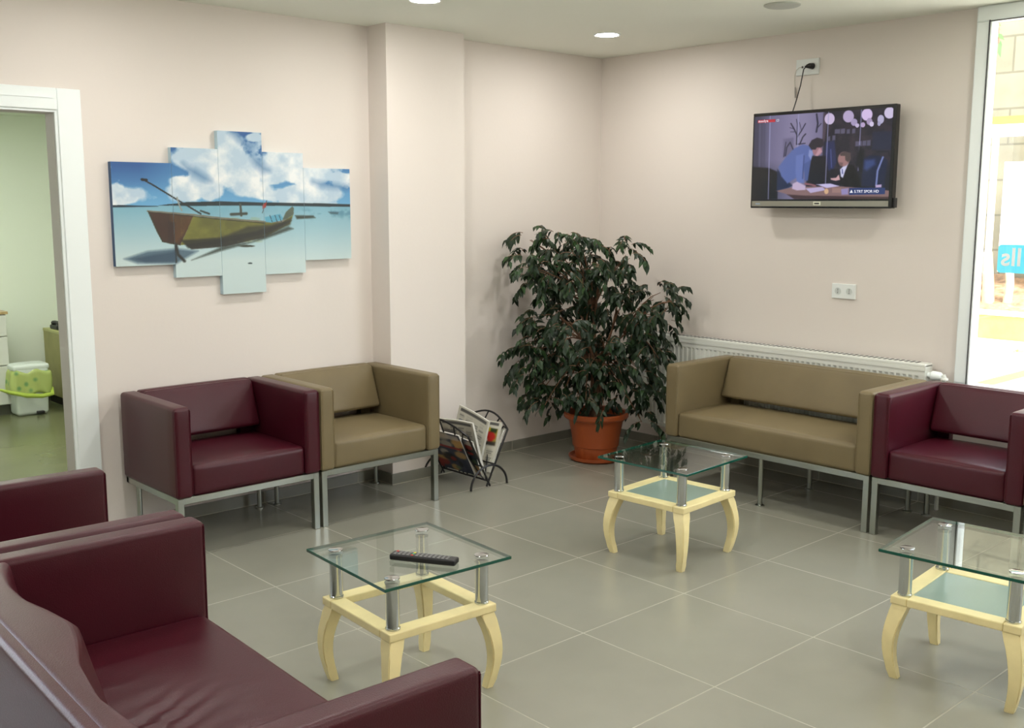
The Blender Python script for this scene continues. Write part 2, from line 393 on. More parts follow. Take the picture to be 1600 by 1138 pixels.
obj('pedal', box(BM(), .02, .07, -.125, -.075, .01, .03, .004), m_black, t)

# ------------------------------------------------------------------ seating
def seat_unit(name, W, m, label, cat, loc, rz, D=.6, wave=False, mid=False):
    """local frame: front towards -y, width along x, origin at floor centre"""
    t = thing(name, label, cat, loc, rz); h = W/2; A = .082; yf, yb = -D/2, D/2; ZB, ZT = .285, .695
    for s in (-1, 1):
        b = BM(); xa, xb = (-h, -h+A) if s < 0 else (h-A, h)
        softbox(b, xa+.001, xb-.001, yf, yb, ZB, ZT, .016, (.003, .002, .002), n=8)
        o = obj('armrest', b, m, t, smooth=True, angle=80)
        b = BM()
        for xx in (xa+.006, xb-.006):
            tube(b, [(xx, yf+.003, ZB+.015), (xx, yf+.002, ZT-.014)], .0028, 6)
        tube(b, [(xa+.006, yf+.003, ZT-.012), (xb-.006, yf+.003, ZT-.012)], .0028, 6)
        obj('piping', b, m, o, smooth=True)
    # seat
    def wr(p):
        z = p.z
        if p.z > ZB+.1:
            z += .006*math.sin(p.x*7+1)*0
            if wave:
                cx, cy = -.02, .02; dx, dy = p.x-cx, p.y-cy
                g = math.exp(-(dx/.22)**2-(dy/.20)**2)
                z += g*(-.018+(.0045*math.sin(dx*88+math.sin(dy*14+dx*9)*2.6+dy*26)+.0025*math.sin(dx*137-dy*41+1.3))*math.exp(-((dy+.02)/.15)**2)*(.6+.4*math.sin(dx*23+dy*9)))
        return (p.x, p.y, z)
    b = BM(); softbox(b, -h+A-.002, h-A+.002, yf+.012, yb-.07, ZB, .425, .02, (0, .006, .016), n=(70 if wave else 14), defo=wr)
    obj('seat', b, m, t, smooth=True, angle=80)
    # back shell with the slot under it
    yb1 = yb-.055
    b = BM(); softbox(b, -h+A-.002, h-A+.002, yb1, yb, .478, ZT+.003, .014, (0, .002, .002), n=8)
    for s in (-1, 1):
        x0_, x1_ = (-h+A-.002, -h+A+.06) if s < 0 else (h-A-.06, h-A+.002)
        box(b, x0_, x1_, yb1+.006, yb-.004, ZB+.01, .52)
    box(b, -h+A, h-A, yb1+.006, yb-.004, ZB+.01, .37)
    obj('backrest', b, m, t, smooth=True, angle=60)
    # leaning cushion: front face slopes forward to its lower edge
    def cu(p):
        k = (p.z-.47)/.22; k = min(1, max(0, k)); yy = p.y
        if yy < yb1-.004:
            q = (yb1-yy)/.10; yy = yb1 - q*(.115-.085*k)
            if wave:
                # worn, sagging top edge of the foreground sofa
                yy -= (float(np.interp(p.x, [-.6, -.48, -.33, -.16, -.04, .06, .16, .26, .38, .50, .6], [.0, -.005, -.02, .005, .045, .068, .052, .028, .026, .050, .085])))*q*(.35+.65*k)
        return (p.x, yy, p.z)
    b = BM(); softbox(b, -h+A+.006, h-A-.006, yb1-.10, yb1+(.0 if not wave else .035), .47, ZT-(.0 if not wave else -.006), .018, (0, .008, .004), n=(40 if wave else 12), defo=cu)
    obj('back_cushion', b, m, t, smooth=True, angle=80)
    # steel frame
    T = .028; b = BM()
    for yy in (yf+.012, yb-.012-T): box(b, -h+.008, h-.008, yy, yy+T, ZB-T-.002, ZB, .002, 1)
    for xx in (-h+.008, h-.008-T): box(b, xx, xx+T, yf+.012, yb-.012, ZB-T-.002, ZB, .002, 1)
    obj('steel_frame', b, m_steel, t)
    for sx in (-1, 1):
        cx = sx*(h-.008-T/2)
        obj('leg', box(BM(), cx-T/2-.0012, cx+T/2+.0012, yf+.0108, yf+.0132+T, 0, ZB-.001, .002, 1), m_steel, t)
        b = BM(); yy = yb-.05; xx = sx*(h-.05)
        lathe(b, [(.022, 0), (.022, .006), (.0125, .008), (.0125, ZB-.02)], 16, (xx, yy, 0)); obj('leg', b, m_steel, t, smooth=True)
    if mid:
        for yy in (yf+.03, yb-.05):
            b = BM(); lathe(b, [(.024, 0), (.024, .005), (.0135, .008), (.0135, ZB-.02)], 16, (0.0, yy, 0)); obj('leg', b, m_steel, t, smooth=True)
    return t
# along the picture wall
seat_unit('armchair', .742, m_burg, 'burgundy leather armchair on steel legs under the boat picture', 'armchair', (-3.007, -.318, 0), 0, D=.58)
seat_unit('armchair', .742, m_beige, 'beige leather armchair on steel legs beside the magazine rack', 'armchair', (-2.262, -.318, 0), 0, D=.58)
# along the television wall
seat_unit('sofa', 1.26, m_beige, 'beige leather two-seat sofa in front of the white radiator', 'sofa', (-.453, -1.828, 0), -PI/2, D=.56, mid=True)
seat_unit('armchair', .712, m_burg, 'burgundy leather armchair right of the beige sofa, below the window', 'armchair', (-.453, -2.816, 0), -PI/2, D=.56)
seat_unit('armchair', .712, m_beige, 'beige armchair next to the burgundy one, only a sliver at the right edge', 'armchair', (-.453, -3.53, 0), -PI/2, D=.56)
# foreground
seat_unit('sofa', 1.33, m_burg, 'large burgundy leather two-seat sofa in the left foreground with wrinkled seat', 'sofa', (-4.395, -2.79, 0), PI/2-.036, D=.68, wave=True)
seat_unit('armchair', .742, m_burg, 'burgundy leather armchair cut by the left edge, beside the foreground sofa', 'armchair', (-4.34, -1.735, 0), PI/2-.045, D=.63)

# ------------------------------------------------------------------ coffee tables
def coffee_table(label, loc, rz, frosted):
    t = thing('coffee_table', label, 'coffee table', loc, rz)
    S = .207; zf0, zf1 = .262, .290; rw = .055
    b = BM()
    for s in (-1, 1):
        box(b, -S, S, s*(S-rw/2)-rw/2, s*(S-rw/2)+rw/2, zf0, zf1, .004)
        box(b, s*(S-rw/2)-rw/2, s*(S-rw/2)+rw/2, -S+rw+.0005, S-rw-.0005, zf0, zf1, .004)
    obj('frame', b, m_wood, t)
    if frosted: obj('shelf_pane', box(BM(), -S+rw, S-rw, -S+rw, S-rw, zf1-.009, zf1-.003), m_frost, t)
    for sx in (-1, 1):
        for sy in (-1, 1):
            b = BM(); prev = None; n = 10
            for i in range(n+1):
                k = i/n; z = zf0*(1-k)
                off = .175+.022*math.sin(PI*k) + .010*k
                wd = .027-.0125*k**.9; 
                c0 = (sx*off, sy*off, z)
                ring = [b.verts.new((c0[0]+a*wd, c0[1]+d*wd, z)) for a, d in ((-1, -1), (1, -1), (1, 1), (-1, 1))]
                if prev:
                    for q in range(4): b.faces.new((ring[q], ring[(q+1) % 4], prev[(q+1) % 4], prev[q]))
                else: b.faces.new(ring)
                prev = ring
            b.faces.new(prev[::-1])
            bmesh.ops.bevel(b, geom=[e for e in b.edges if abs((e.verts[0].co-e.verts[1].co).z) > .01], offset=.003, segments=2, affect='EDGES')
            obj('leg', b, m_wood, t, smooth=True, angle=50)
            b = BM(); px, py = sx*.172, sy*.172
            lathe(b, [(.0235, zf1), (.0235, zf1+.006), (.0215, zf1+.008), (.0215, .434), (.024, .437), (.024, .4415)], 28, (px, py, 0))
            o = obj('support_post', b, m_chrome, t, smooth=True)
            b = BM(); lathe(b, [(.024, .4527), (.0235, .4545), (.021, .4552)], 28, (px, py, 0)); obj('cap', b, m_chrome, o, smooth=True)
    b = BM(); G = .242; g0, g1 = .4418, .4525
    box(b, -G, G, -G, G, g0, g1, .0015, 1)
    b.normal_update()
    for f_ in b.faces: f_.material_index = 0 if abs(f_.normal.z) > .9 else 1
    obj('glass_top', b, [m_glass, m_edge], t)
    return t
coffee_table('cream wooden coffee table with clear glass top and open frame, remote on it', (-3.345, -2.25, 0), math.radians(-3.5), False)
coffee_table('small cream coffee table with glass top in front of the beige sofa', (-1.645, -1.985, 0), math.radians(3.5), True)
coffee_table('cream coffee table with glass top cut by the right edge, lamp reflected in it', (-1.905, -3.49, 0), math.radians(5.5), True)
# remote
t = thing('remote_control', 'long black remote control lying on the glass table top', 'remote control', (-3.36, -2.355, .4528), math.atan2(-.21, .125))
b = BM(); softbox(b, -.112, .112, -.022, .022, 0, .02, .006, (0, .001, .001), n=8); obj('body', b, m_black, t, smooth=True, angle=80)
bcol = {'g': mat('key_grey', (.22, .22, .22), .5), 'r': mat('key_red', (.6, .03, .02), .5), 'y': mat('key_yellow', (.7, .6, .05), .5), 'gr': mat('key_green', (.05, .4, .2), .5), 'b': mat('key_blue', (.05, .1, .5), .5)}
for i in range(13):
    for j in range(3):
        x = -.095+i*.0148; y = (j-1)*.0125
        key = 'g'
        if i == 4: key = ('r', 'gr', 'y')[j]
        if i == 0 and j == 2: key = 'r'
        if i in (6,) and j == 1: key = 'g'
        b = BM(); box(b, x-.0042, x+.0042, y-.0035, y+.0035, .0195, .0222, .001, 1); obj('button', b, bcol[key], t)

def rebase(t, loc):   # put the Empty at the thing's own base, parts stay where they are
    for c in t.children: c.location = Vector(c.location)-Vector(loc)
    t.location = loc
# ------------------------------------------------------------------ radiator
t = thing('radiator', 'long white ribbed panel radiator on the wall behind the beige sofa', 'radiator', (0, 0, 0))
ry0, ry1, rz0, rz1 = -2.405, -.47, .165, .765
b = BM()
n = int((ry1-ry0-.04)/.0333); y = ry0+.02
prof = []
for i in range(n):
    yy = ry0+.02+i*(ry1-ry0-.04)/n; p = (ry1-ry0-.04)/n
    prof += [(yy, 0), (yy+p*.28, 0), (yy+p*.42, .008), (yy+p*.86, .008)]
prof.append((ry1-.02, 0)); xf = -.118
zl, zh = rz0+.035, rz1-.075
prev = None
for (yy, d) in prof:
    ring = [b.verts.new((xf, yy, zl-.012)), b.verts.new((xf+d, yy, zl)), b.verts.new((xf+d, yy, zh)), b.verts.new((xf, yy, zh+.012))]
    if prev:
        for q in range(3): b.faces.new((prev[q], ring[q], ring[q+1], prev[q+1]))
    prev = ring
box(b, xf-.0005, xf+.012, ry0, ry1, rz0, zl-.011); box(b, xf-.0005, xf+.012, ry0, ry1, zh+.011, rz1-.035)
box(b, xf-.0005, xf+.012, ry0, ry0+.022, zl-.012, zh+.012); box(b, xf-.0005, xf+.012, ry1-.022, ry1, zl-.012, zh+.012)
box(b, -.055, -.043, ry0+.01, ry1-.01, rz0, rz1-.035)
obj('panel', b, m_rad, t)
b = BM(); box(b, -.122, -.038, ry0-.004, ry1+.004, rz1-.02, rz1, .006, 2); box(b, -.1225, -.117, ry0-.004, ry1+.004, rz1-.038, rz1-.018)
k = ry0+.05
while k < ry1-.05:
    box(b, -.105, -.055, k, k+.012, rz1, rz1+.0012, mi=1); k += .03
obj('top_grille', b, [m_rad, m_dark], t)
b = BM()
for yy in (ry0-.004, ry1): box(b, -.12, -.04, yy, yy+.004, rz0, rz1-.01)
obj('side_cover', b, m_rad, t)
b = BM(); tube(b, [(-.085, ry0-.004, .705), (-.085, ry0-.02, .705)], .014, 14); tube(b, [(-.085, ry0-.02, .705), (-.085, ry0-.028, .705), (-.085, ry0-.07, .705), (-.085, ry0-.078, .705)], [.018, .025, .022, .015], 18)
tube(b, [(-.085, ry0-.072, .705), (-.085, ry0-.09, .705)], .010, 10)
obj('thermostat_valve', b, m_white, t, smooth=True)
b = BM(); tube(b, [(-.085, ry0-.085, .715), (-.085, ry0-.092, .70), (-.085, ry0-.092, .05), (-.085, ry0-.092, 0)], .011, 12); lathe(b, [(.02, 0), (.018, .01)], 14, (-.085, ry0-.092, .69))
obj('pipe', b, m_rad, t, smooth=True)
b = BM()
for yy in (ry0+.3, (ry0+ry1)/2, ry1-.3): box(b, -.05, 0, yy, yy+.03, rz0+.08, rz1-.08)
obj('bracket', b, m_rad, t)

# ------------------------------------------------------------------ painted surfaces
def fbm(h, w, base, octs=5, seed=0):
    g = np.random.default_rng(seed); out = np.zeros((h, w)); amp = 1; tot = 0; ar = w/h
    for o in range(octs):
        ny, nx = base*2**o+2, int(base*ar*2**o)+2; a = g.random((ny, nx))
        yy = np.linspace(0, ny-1.001, h); xx = np.linspace(0, nx-1.001, w)
        yi = yy.astype(int); xi = xx.astype(int); fy = (yy-yi)[:, None]; fx = (xx-xi)[None]
        fy = fy*fy*(3-2*fy); fx = fx*fx*(3-2*fx)
        v = a[yi][:, xi]*(1-fy)*(1-fx)+a[yi+1][:, xi]*fy*(1-fx)+a[yi][:, xi+1]*(1-fy)*fx+a[yi+1][:, xi+1]*fy*fx
        out += amp*v; tot += amp; amp *= .55
    return out/tot
class Art:
    """a picture as a function of its own coordinates (W x H units), painted in layers"""
    def __init__(s, W, Hh, w, h):
        s.W, s.H, s.w, s.h = W, Hh, w, h
        s.X, s.Y = np.meshgrid((np.arange(w)+.5)*W/w, (np.arange(h)+.5)*Hh/h); s.I = np.zeros((h, w, 3))
    def mix(s, mask, col): s.I = s.I*(1-mask[..., None])+np.asarray(col, float)*mask[..., None]
    def poly(s, pts, col, soft=3, a=1.0):
        pts = np.array(pts, float); X, Y = s.X, s.Y; ins = np.zeros(X.shape, bool); d = np.full(X.shape, 1e9); n = len(pts)
        for i in range(n):
            x0, y0 = pts[i]; x1, y1 = pts[(i+1) % n]
            if y0 != y1:
                c = ((y0 > Y) != (y1 > Y)) & (X < (x1-x0)*(Y-y0)/(y1-y0)+x0); ins ^= c
            ex, ey = x1-x0, y1-y0; L = ex*ex+ey*ey+1e-9; q = np.clip(((X-x0)*ex+(Y-y0)*ey)/L, 0, 1)
            d = np.minimum(d, np.hypot(X-x0-q*ex, Y-y0-q*ey))
        sd = np.where(ins, d, -d); m_ = np.clip(.5+sd/(soft*2), 0, 1)*a
        s.mix(m_, col); return m_
    def line(s, pts, wd, col, soft=2, a=1.0):
        d = np.full(s.X.shape, 1e9)
        for (x0, y0), (x1, y1) in zip(pts, pts[1:]):
            ex, ey = x1-x0, y1-y0; L = ex*ex+ey*ey+1e-9; q = np.clip(((s.X-x0)*ex+(s.Y-y0)*ey)/L, 0, 1)
            d = np.minimum(d, np.hypot(s.X-x0-q*ex, s.Y-y0-q*ey))
        s.mix(np.clip(.5+(wd/2-d)/(soft*2), 0, 1)*a, col)
    def ell(s, cx, cy, rx, ry, col, soft=.15, a=1.0):
        d = np.hypot((s.X-cx)/rx, (s.Y-cy)/ry); s.mix(np.clip((1-d)/soft+.5, 0, 1)*a, col)
    def linear(s): c = np.clip(s.I/255, 0, 1); return np.where(c <= .04045, c/12.92, ((c+.055)/1.055)**2.4)
    def sample(s, img, x, y):
        xi = np.clip((np.asarray(x)/s.W*s.w).astype(int), 0, s.w-1); yi = np.clip((np.asarray(y)/s.H*s.h).astype(int), 0, s.h-1)
        return img[yi, xi]
def homog(src, dst):
    A = []
    for (x, y), (p, q) in zip(src, dst): A += [[x, y, 1, 0, 0, 0, -p*x, -p*y, p], [0, 0, 0, x, y, 1, -q*x, -q*y, q]]
    A = np.array(A); h = np.linalg.solve(A[:, :8], A[:, 8]); return np.append(h, 1).reshape(3, 3)
def happ(Hm, x, y):
    q = Hm@np.array([x, y, np.ones_like(x)]); return q[0]/q[2], q[1]/q[2]

# boat picture, in a 1600 x 1067 sketch
P = Art(1600, 1067, 800, 534); X, Y = P.X, P.Y
hz = 497+.0*X
sk = np.clip((Y-100)/400, 0, 1)
P.I = (np.array([38, 92, 158])*(1-sk)[..., None]+np.array([112, 178, 222])*sk[..., None])
P.mix(np.clip((420-X)/200, 0, 1)*np.clip((420-Y)/160, 0, 1)*.6, (34, 74, 140))
n1 = fbm(534, 800, 5, 6, 3); n2 = fbm(534, 800, 9, 5, 5)
def clouds(blobs, thr=.5, k=9, sh=.35):
    f_ = np.zeros(X.shape)
    for cx, cy, rx, ry in blobs: f_ = np.maximum(f_, 1-np.hypot((X-cx)/rx, (Y-cy)/ry))
    m_ = np.clip((f_+(n1-.5)*1.3)*k/2, 0, 1)
    shade = np.clip((n2-.40)*3.2, 0, 1)
    col = np.array([190, 214, 232])*(1-shade)[..., None]+np.array([248, 252, 253])*shade[..., None]
    P.I = P.I*(1-m_[..., None])+col*m_[..., None]
clouds([(150, 440, 200, 70), (70, 420, 120, 60)]); clouds([(500, 400, 170, 90), (640, 420, 100, 60), (440, 350, 80, 50)])
clouds([(560, 220, 200, 90), (700, 210, 180, 150), (800, 300, 190, 130), (740, 110, 120, 80), (880, 400, 170, 60)])
clouds([(1080, 260, 180, 90), (1200, 330, 170, 50), (1150, 210, 150, 50), (1020, 330, 100, 60)]); clouds([(1150, 430, 220, 60), (1300, 430, 150, 60), (1000, 440, 120, 40), (1400, 330, 90, 30)])
clouds([(900, 95, 60, 30)])
for pts in ([(760, 60), (820, 70), (850, 125), (900, 150), (880, 170), (820, 120)], [(890, 215), (940, 240), (990, 290), (950, 300), (915, 260)], [(480, 250), (560, 290), (640, 350), (600, 345), (500, 290)], [(1250, 360), (1460, 390), (1450, 400), (1300, 385)]):
    P.poly(pts, (50, 104, 164), 30, .75)
wt = np.clip((Y-497)/330, 0, 1); wc = np.array([128, 182, 202])*(1-wt)[..., None]+np.array([208, 228, 228])*wt[..., None]
mw = (Y > 497).astype(float); P.I = P.I*(1-mw[..., None])+wc*mw[..., None]
n3 = fbm(534, 800, 6, 4, 11)
P.mix(mw*np.clip((640-Y)/150, 0, 1)*np.clip((n3-.4)*4, 0, 1)*.45, (96, 158, 182))
P.mix(mw*np.exp(-((Y-545)/30)**2)*np.clip((X-1000)/300, 0, 1)*np.clip((fbm(534, 800, 24, 3, 13)-.45)*6, 0, 1)*.6, (74, 128, 152))
P.poly([(60, 493), (320, 500), (330, 503), (60, 507)], (22, 44, 58), 2)
P.poly([(330, 497), (500, 478), (700, 474), (960, 482), (1200, 486), (1470, 494), (1470, 510), (900, 500), (500, 500)], (24, 42, 46), 2)
P.poly([(120, 815), (260, 770), (430, 755), (560, 770), (430, 845), (200, 842)], (66, 92, 112), 10, .85)
P.poly([(520, 825), (700, 745), (880, 715), (1100, 625), (1130, 640), (960, 700), (700, 770)], (52, 62, 54), 7, .85)
P.poly([(450, 700), (560, 700), (900, 640), (1100, 610), (960, 690), (720, 745), (520, 760)], (44, 42, 34), 4)
P.poly([(265, 530), (535, 560), (520, 600), (455, 735), (350, 715), (320, 660)], (64, 40, 28), 3)
P.poly([(400, 545), (535, 560), (500, 640), (440, 720), (400, 720)], (96, 62, 24), 12, .75)
P.poly([(390, 590), (425, 600), (420, 725), (380, 718)], (52, 34, 28), 8, .8)
P.poly([(535, 560), (700, 578), (960, 600), (1060, 600), (1130, 555), (1110, 610), (980, 672), (860, 690), (700, 700), (455, 735), (500, 640)], (116, 116, 46), 3)
P.mix(np.clip((fbm(534, 800, 30, 3, 21)-.4)*3, 0, 1)*((X > 460) & (X < 960) & (Y > 570) & (Y < 720))*.25, (160, 160, 70))
P.poly([(700, 690), (860, 625), (1000, 615), (1120, 575), (1110, 615), (980, 675), (850, 700)], (58, 58, 36), 8, .9)
P.line([(265, 530), (535, 553), (700, 574), (960, 597), (1060, 598), (1130, 545)], 9, (120, 116, 100), 2)
P.line([(270, 536), (535, 562), (700, 582), (960, 605)], 4, (50, 44, 32), 2)
P.line([(270, 532), (350, 713), (455, 733)], 5, (44, 52, 30), 2)
P.poly([(960, 570), (1050, 550), (1075, 582), (1000, 603), (965, 598)], (92, 168, 196), 3)
for q in (990, 1020, 1045): P.line([(q, 560), (q+14, 598)], 4, (40, 70, 80), 2)
P.poly([(1065, 585), (1085, 540), (1125, 505), (1135, 520), (1130, 555), (1090, 580)], (86, 98, 82), 3)
P.line([(238, 340), (300, 375), (420, 450), (580, 548)], 9, (34, 36, 34), 2); P.line([(236, 342), (262, 346)], 16, (26, 28, 28), 2)
P.line([(440, 450), (455, 500), (468, 528)], 9, (150, 156, 150), 2)
P.line([(580, 530), (630, 548)], 10, (46, 54, 46), 3); P.line([(815, 492), (820, 560)], 13, (70, 76, 66), 2); P.line([(760, 552), (850, 548)], 16, (58, 64, 54), 4)
P.line([(945, 545), (972, 470)], 3, (60, 50, 46), 1.5); P.poly([(948, 495), (972, 478), (966, 510), (948, 520)], (164, 44, 34), 3)
P.poly([(1140, 560), (1250, 562), (1262, 575), (1150, 582)], (54, 64, 54), 5); P.poly([(1340, 540), (1400, 543), (1395, 553), (1350, 550)], (56, 84, 92), 5)
P.line([(430, 735), (440, 790), (478, 830)], 16, (36, 38, 34), 5); P.line([(425, 740), (430, 835)], 8, (44, 44, 40), 4)
P.poly([(460, 705), (700, 690), (900, 655), (1080, 600), (1120, 590), (980, 668), (720, 722), (500, 752)], (34, 34, 26), 6, .85)
P.mix(np.clip((n3-.35)*3, 0, 1)*((X > 270) & (X < 1120) & (Y > 540) & (Y < 740))*.22*np.clip((P.I.sum(2) < 330)*1., 0, 1), (30, 34, 24))
P.poly([(170, 815), (300, 790), (430, 772), (425, 835), (250, 838)], (44, 68, 90), 8, .6)
P.ell(868, 846, 14, 5, (60, 80, 80), .5); P.ell(850, 742, 45, 7, (60, 66, 52), .5)
IMG = P.linear()*.86
Hp = homog([(-3.36, 1.775), (-2.045, 1.765), (-2.045, 1.285), (-3.36, 1.295)], [(52, 235), (1468, 290), (1475, 820), (72, 855)])
def dense_plane(name, a0, a1, z0, z1, na, nz, place, colf, side, m, parent=None, thick=.018, back=None):
    """front grid carrying colour per vertex + plain sides; place(a,d,z) -> xyz, d = depth from the front"""
    A, Z = np.meshgrid(np.linspace(a0, a1, na), np.linspace(z0, z1, nz)); col = colf(A, Z)
    vs = [place(a, 0, z) for a, z in zip(A.ravel(), Z.ravel())]; fs = []
    for j in range(nz-1):
        for i in range(na-1):
            k = j*na+i; fs.append((k, k+1, k+1+na, k+na))
    cols = [(*c, 1) for c in col.reshape(-1, 3)]
    if thick:
        s0 = len(vs); cs = [(a0, z0), (a1, z0), (a1, z1), (a0, z1)]
        for a, z in cs: vs.append(place(a, 0, z)); 
        for a, z in cs: vs.append(place(a, thick, z))
        cols += [(*side, 1)]*8
        for q in range(4): fs.append((s0+q, s0+4+q, s0+4+(q+1) % 4, s0+(q+1) % 4))
        fs.append((s0+4, s0+7, s0+6, s0+5))
    me = bpy.data.meshes.new(name); me.from_pydata(vs, [], fs); at = me.color_attributes.new('Col', 'FLOAT_COLOR', 'POINT')
    at.data.foreach_set('color', np.array(cols, dtype=np.float32).ravel()); me.materials.append(m); me.update()
    o = bpy.data.objects.new(name, me); C.objects.link(o)
    if parent: o.parent = parent
    return o
m_print = vcol_mat('canvas_print', .45)
panels = [(-3.360, -3.0665, 1.290, 1.775, 'leftmost', 'showing dark blue sky and the boat stern pole'), (-3.0650, -2.8215, 1.225, 1.850, 'second from left', 'showing the boat stern'),
          (-2.8200, -2.5765, 1.130, 1.940, 'tallest middle', 'showing hull and big cloud'), (-2.5750, -2.3365, 1.220, 1.845, 'second from right', 'showing the boat bow'), (-2.3350, -2.045, 1.285, 1.770, 'rightmost', 'showing open water')]
for i, (x0, x1, z0, z1, lab, sh) in enumerate(panels):
    def cf(A, Z):
        a, b_ = happ(Hp, A.ravel(), Z.ravel()); return P.sample(IMG, a, b_).reshape(A.shape+(3,))
    side = lin((40, 80, 120)) if i == 0 else lin((190, 215, 225))
    o = dense_plane('canvas_panel', x0, x1, z0, z1, int((x1-x0)/.0021), int((z1-z0)/.0021), lambda a, d, z: (a, -.03+d, z), cf, side, m_print, thick=.03)
    tag(o, '%s canvas panel of the boat seascape, %s' % (lab, sh), 'wall picture', 'five canvas panels of the boat picture')

# ------------------------------------------------------------------ television
T = Art(1497, 1138, 750, 570); X, Y = T.X, T.Y
T.I[:] = (18, 20, 34)
gx = np.exp(-((X-520)/230)**2); T.mix(np.clip((760-X)/30, 0, 1)*np.clip((900-Y)/300, .3, 1), (96, 92, 124)); T.mix(gx*np.clip((760-X)/30, 0, 1)*.75, (142, 134, 166))
T.mix(np.clip((260-X)/120, 0, 1)*.75, (44, 44, 62)); T.line([(150, 220), (160, 660)], 14, (84, 82, 108), 8); T.line([(195, 220), (205, 660)], 8, (70, 68, 92), 6)
T.poly([(95, 670), (250, 680), (340, 720), (340, 980), (95, 985)], (9, 10, 16), 8)
T.poly([(375, 400), (470, 385), (478, 560), (380, 575)], (112, 106, 138), 4)
for pts, w_ in (([(500, 450), (500, 360), (470, 300), (440, 250)], 12), ([(505, 380), (540, 320), (575, 250)], 10), ([(500, 360), (500, 260), (490, 210)], 7), ([(530, 450), (555, 380), (580, 350)], 12), ([(470, 300), (430, 290)], 5), ([(540, 320), (520, 240)], 5), ([(480, 330), (440, 330)], 5),
                ([(400, 560), (410, 480), (440, 430), (470, 500)], 12), ([(385, 570), (400, 430)], 8), ([(680, 330), (690, 250), (675, 160)], 16), ([(690, 290), (720, 250)], 8), ([(505, 450), (580, 440)], 10)): T.line(pts, w_, (38, 38, 60), 3)
T.poly([(375, 400), (470, 385), (478, 560), (380, 575)], (60, 58, 84), 20, .25)
T.poly([(760, 130), (1380, 90), (1380, 700), (1100, 700), (900, 560), (760, 560)], (26, 25, 38), 10)
T.poly([(740, 150), (780, 150), (760, 420), (740, 420)], (70, 58, 72), 6)
n = fbm(570, 750, 14, 4, 9); T.mix(((X > 780) & (Y < 700))*np.clip((n-.48)*5, 0, 1)*.4, (66, 50, 60))
for (x, y, w_, h_) in ((850, 305, 50, 40), (905, 300, 40, 45), (960, 305, 30, 40), (1010, 300, 30, 42), (1045, 420, 60, 45), (1110, 415, 35, 45), (1150, 410, 35, 50), (830, 365, 28, 45), (790, 375, 20, 40)): T.poly([(x, y), (x+w_, y-3), (x+w_, y+h_), (x, y+h_+3)], (104, 100, 128), 4, .7)
T.poly([(1200, 330), (1380, 320), (1380, 500), (1200, 500)], (28, 34, 58), 10)
for cx, cy, rx, ry, c_ in ((797, 205, 46, 55, (196, 180, 212)), (970, 182, 50, 58, (176, 160, 196)), (1140, 165, 50, 58, (206, 186, 226)), (1345, 148, 48, 55, (200, 190, 220)), (1025, 238, 30, 34, (160, 146, 184)), (1055, 268, 18, 20, (190, 176, 210)), (1105, 262, 22, 24, (180, 160, 200)), (1165, 230, 26, 34, (160, 144, 180)), (1187, 255, 20, 24, (206, 196, 226)), (1268, 210, 30, 42, (176, 172, 204)), (1255, 250, 15, 22, (160, 156, 190))): T.ell(cx, cy, rx, ry, c_, .12)
T.poly([(770, 430), (850, 410), (880, 620), (850, 700), (770, 700), (760, 600)], (28, 36, 78), 8); T.line([(820, 500), (835, 670)], 10, (70, 80, 130), 5)
T.poly([(640, 560), (780, 560), (830, 860), (600, 860)], (12, 13, 24), 10)
for x0_, x1_, y1_ in ((243, 255, 980), (508, 512, 600), (785, 785, 830), (1088, 1082, 700)): T.line([(x0_, 120), (x1_, y1_)], 9, (150, 150, 190), 4, .75)
# office chair
T.poly([(1120, 590), (1180, 555), (1290, 560), (1350, 600), (1330, 850), (1120, 850)], (18, 26, 58), 8); T.poly([(1140, 600), (1230, 590), (1240, 640), (1160, 700), (1135, 680)], (64, 84, 140), 16, .7); T.line([(1305, 570), (1262, 700), (1255, 840)], 16, (120, 132, 184), 5); T.line([(1250, 520), (1350, 515), (1370, 560)], 12, (12, 14, 28), 4)
T.poly([(1085, 460), (1130, 500), (1120, 720), (1060, 640)], (12, 13, 22), 8)
# table and papers
T.poly([(320, 900), (500, 860), (900, 850), (1380, 890), (1380, 968), (520, 975), (420, 930)], (128, 100, 100), 5); T.poly([(430, 935), (600, 945), (1380, 950), (1380, 975), (500, 980)], (62, 42, 44), 6)
T.poly([(600, 875), (760, 860), (790, 890), (650, 920)], (178, 166, 204), 5); T.poly([(700, 835), (830, 825), (915, 850), (800, 870)], (190, 182, 222), 5); T.poly([(930, 880), (1000, 870), (1000, 930), (940, 935)], (140, 130, 178), 6); T.ell(797, 902, 20, 26, (206, 168, 130), .4); T.poly([(850, 868), (930, 870), (930, 915), (850, 915)], (150, 118, 112), 5)
# standing man
T.poly([(330, 690), (420, 790), (480, 850), (440, 870), (330, 900)], (22, 34, 66), 7)
T.poly([(340, 670), (400, 580), (480, 490), (560, 450), (640, 470), (655, 540), (640, 600), (610, 660), (560, 740), (470, 800), (430, 830), (370, 760)], (84, 100, 158), 7)
T.poly([(500, 560), (570, 540), (570, 700), (585, 820), (520, 830), (500, 720)], (96, 112, 172), 6); T.poly([(575, 640), (640, 600), (620, 800), (590, 800)], (70, 86, 140), 6); T.line([(575, 560), (570, 780)], 8, (52, 64, 112), 5)
T.poly([(620, 500), (660, 520), (640, 600), (615, 560)], (128, 140, 190), 6)
T.ell(695, 505, 44, 56, (150, 108, 118), .2); T.poly([(715, 480), (742, 520), (700, 560), (680, 555)], (182, 140, 152), 6); T.poly([(612, 460), (640, 410), (690, 385), (745, 400), (755, 455), (730, 480), (690, 480), (680, 500), (640, 500)], (34, 28, 40), 5)
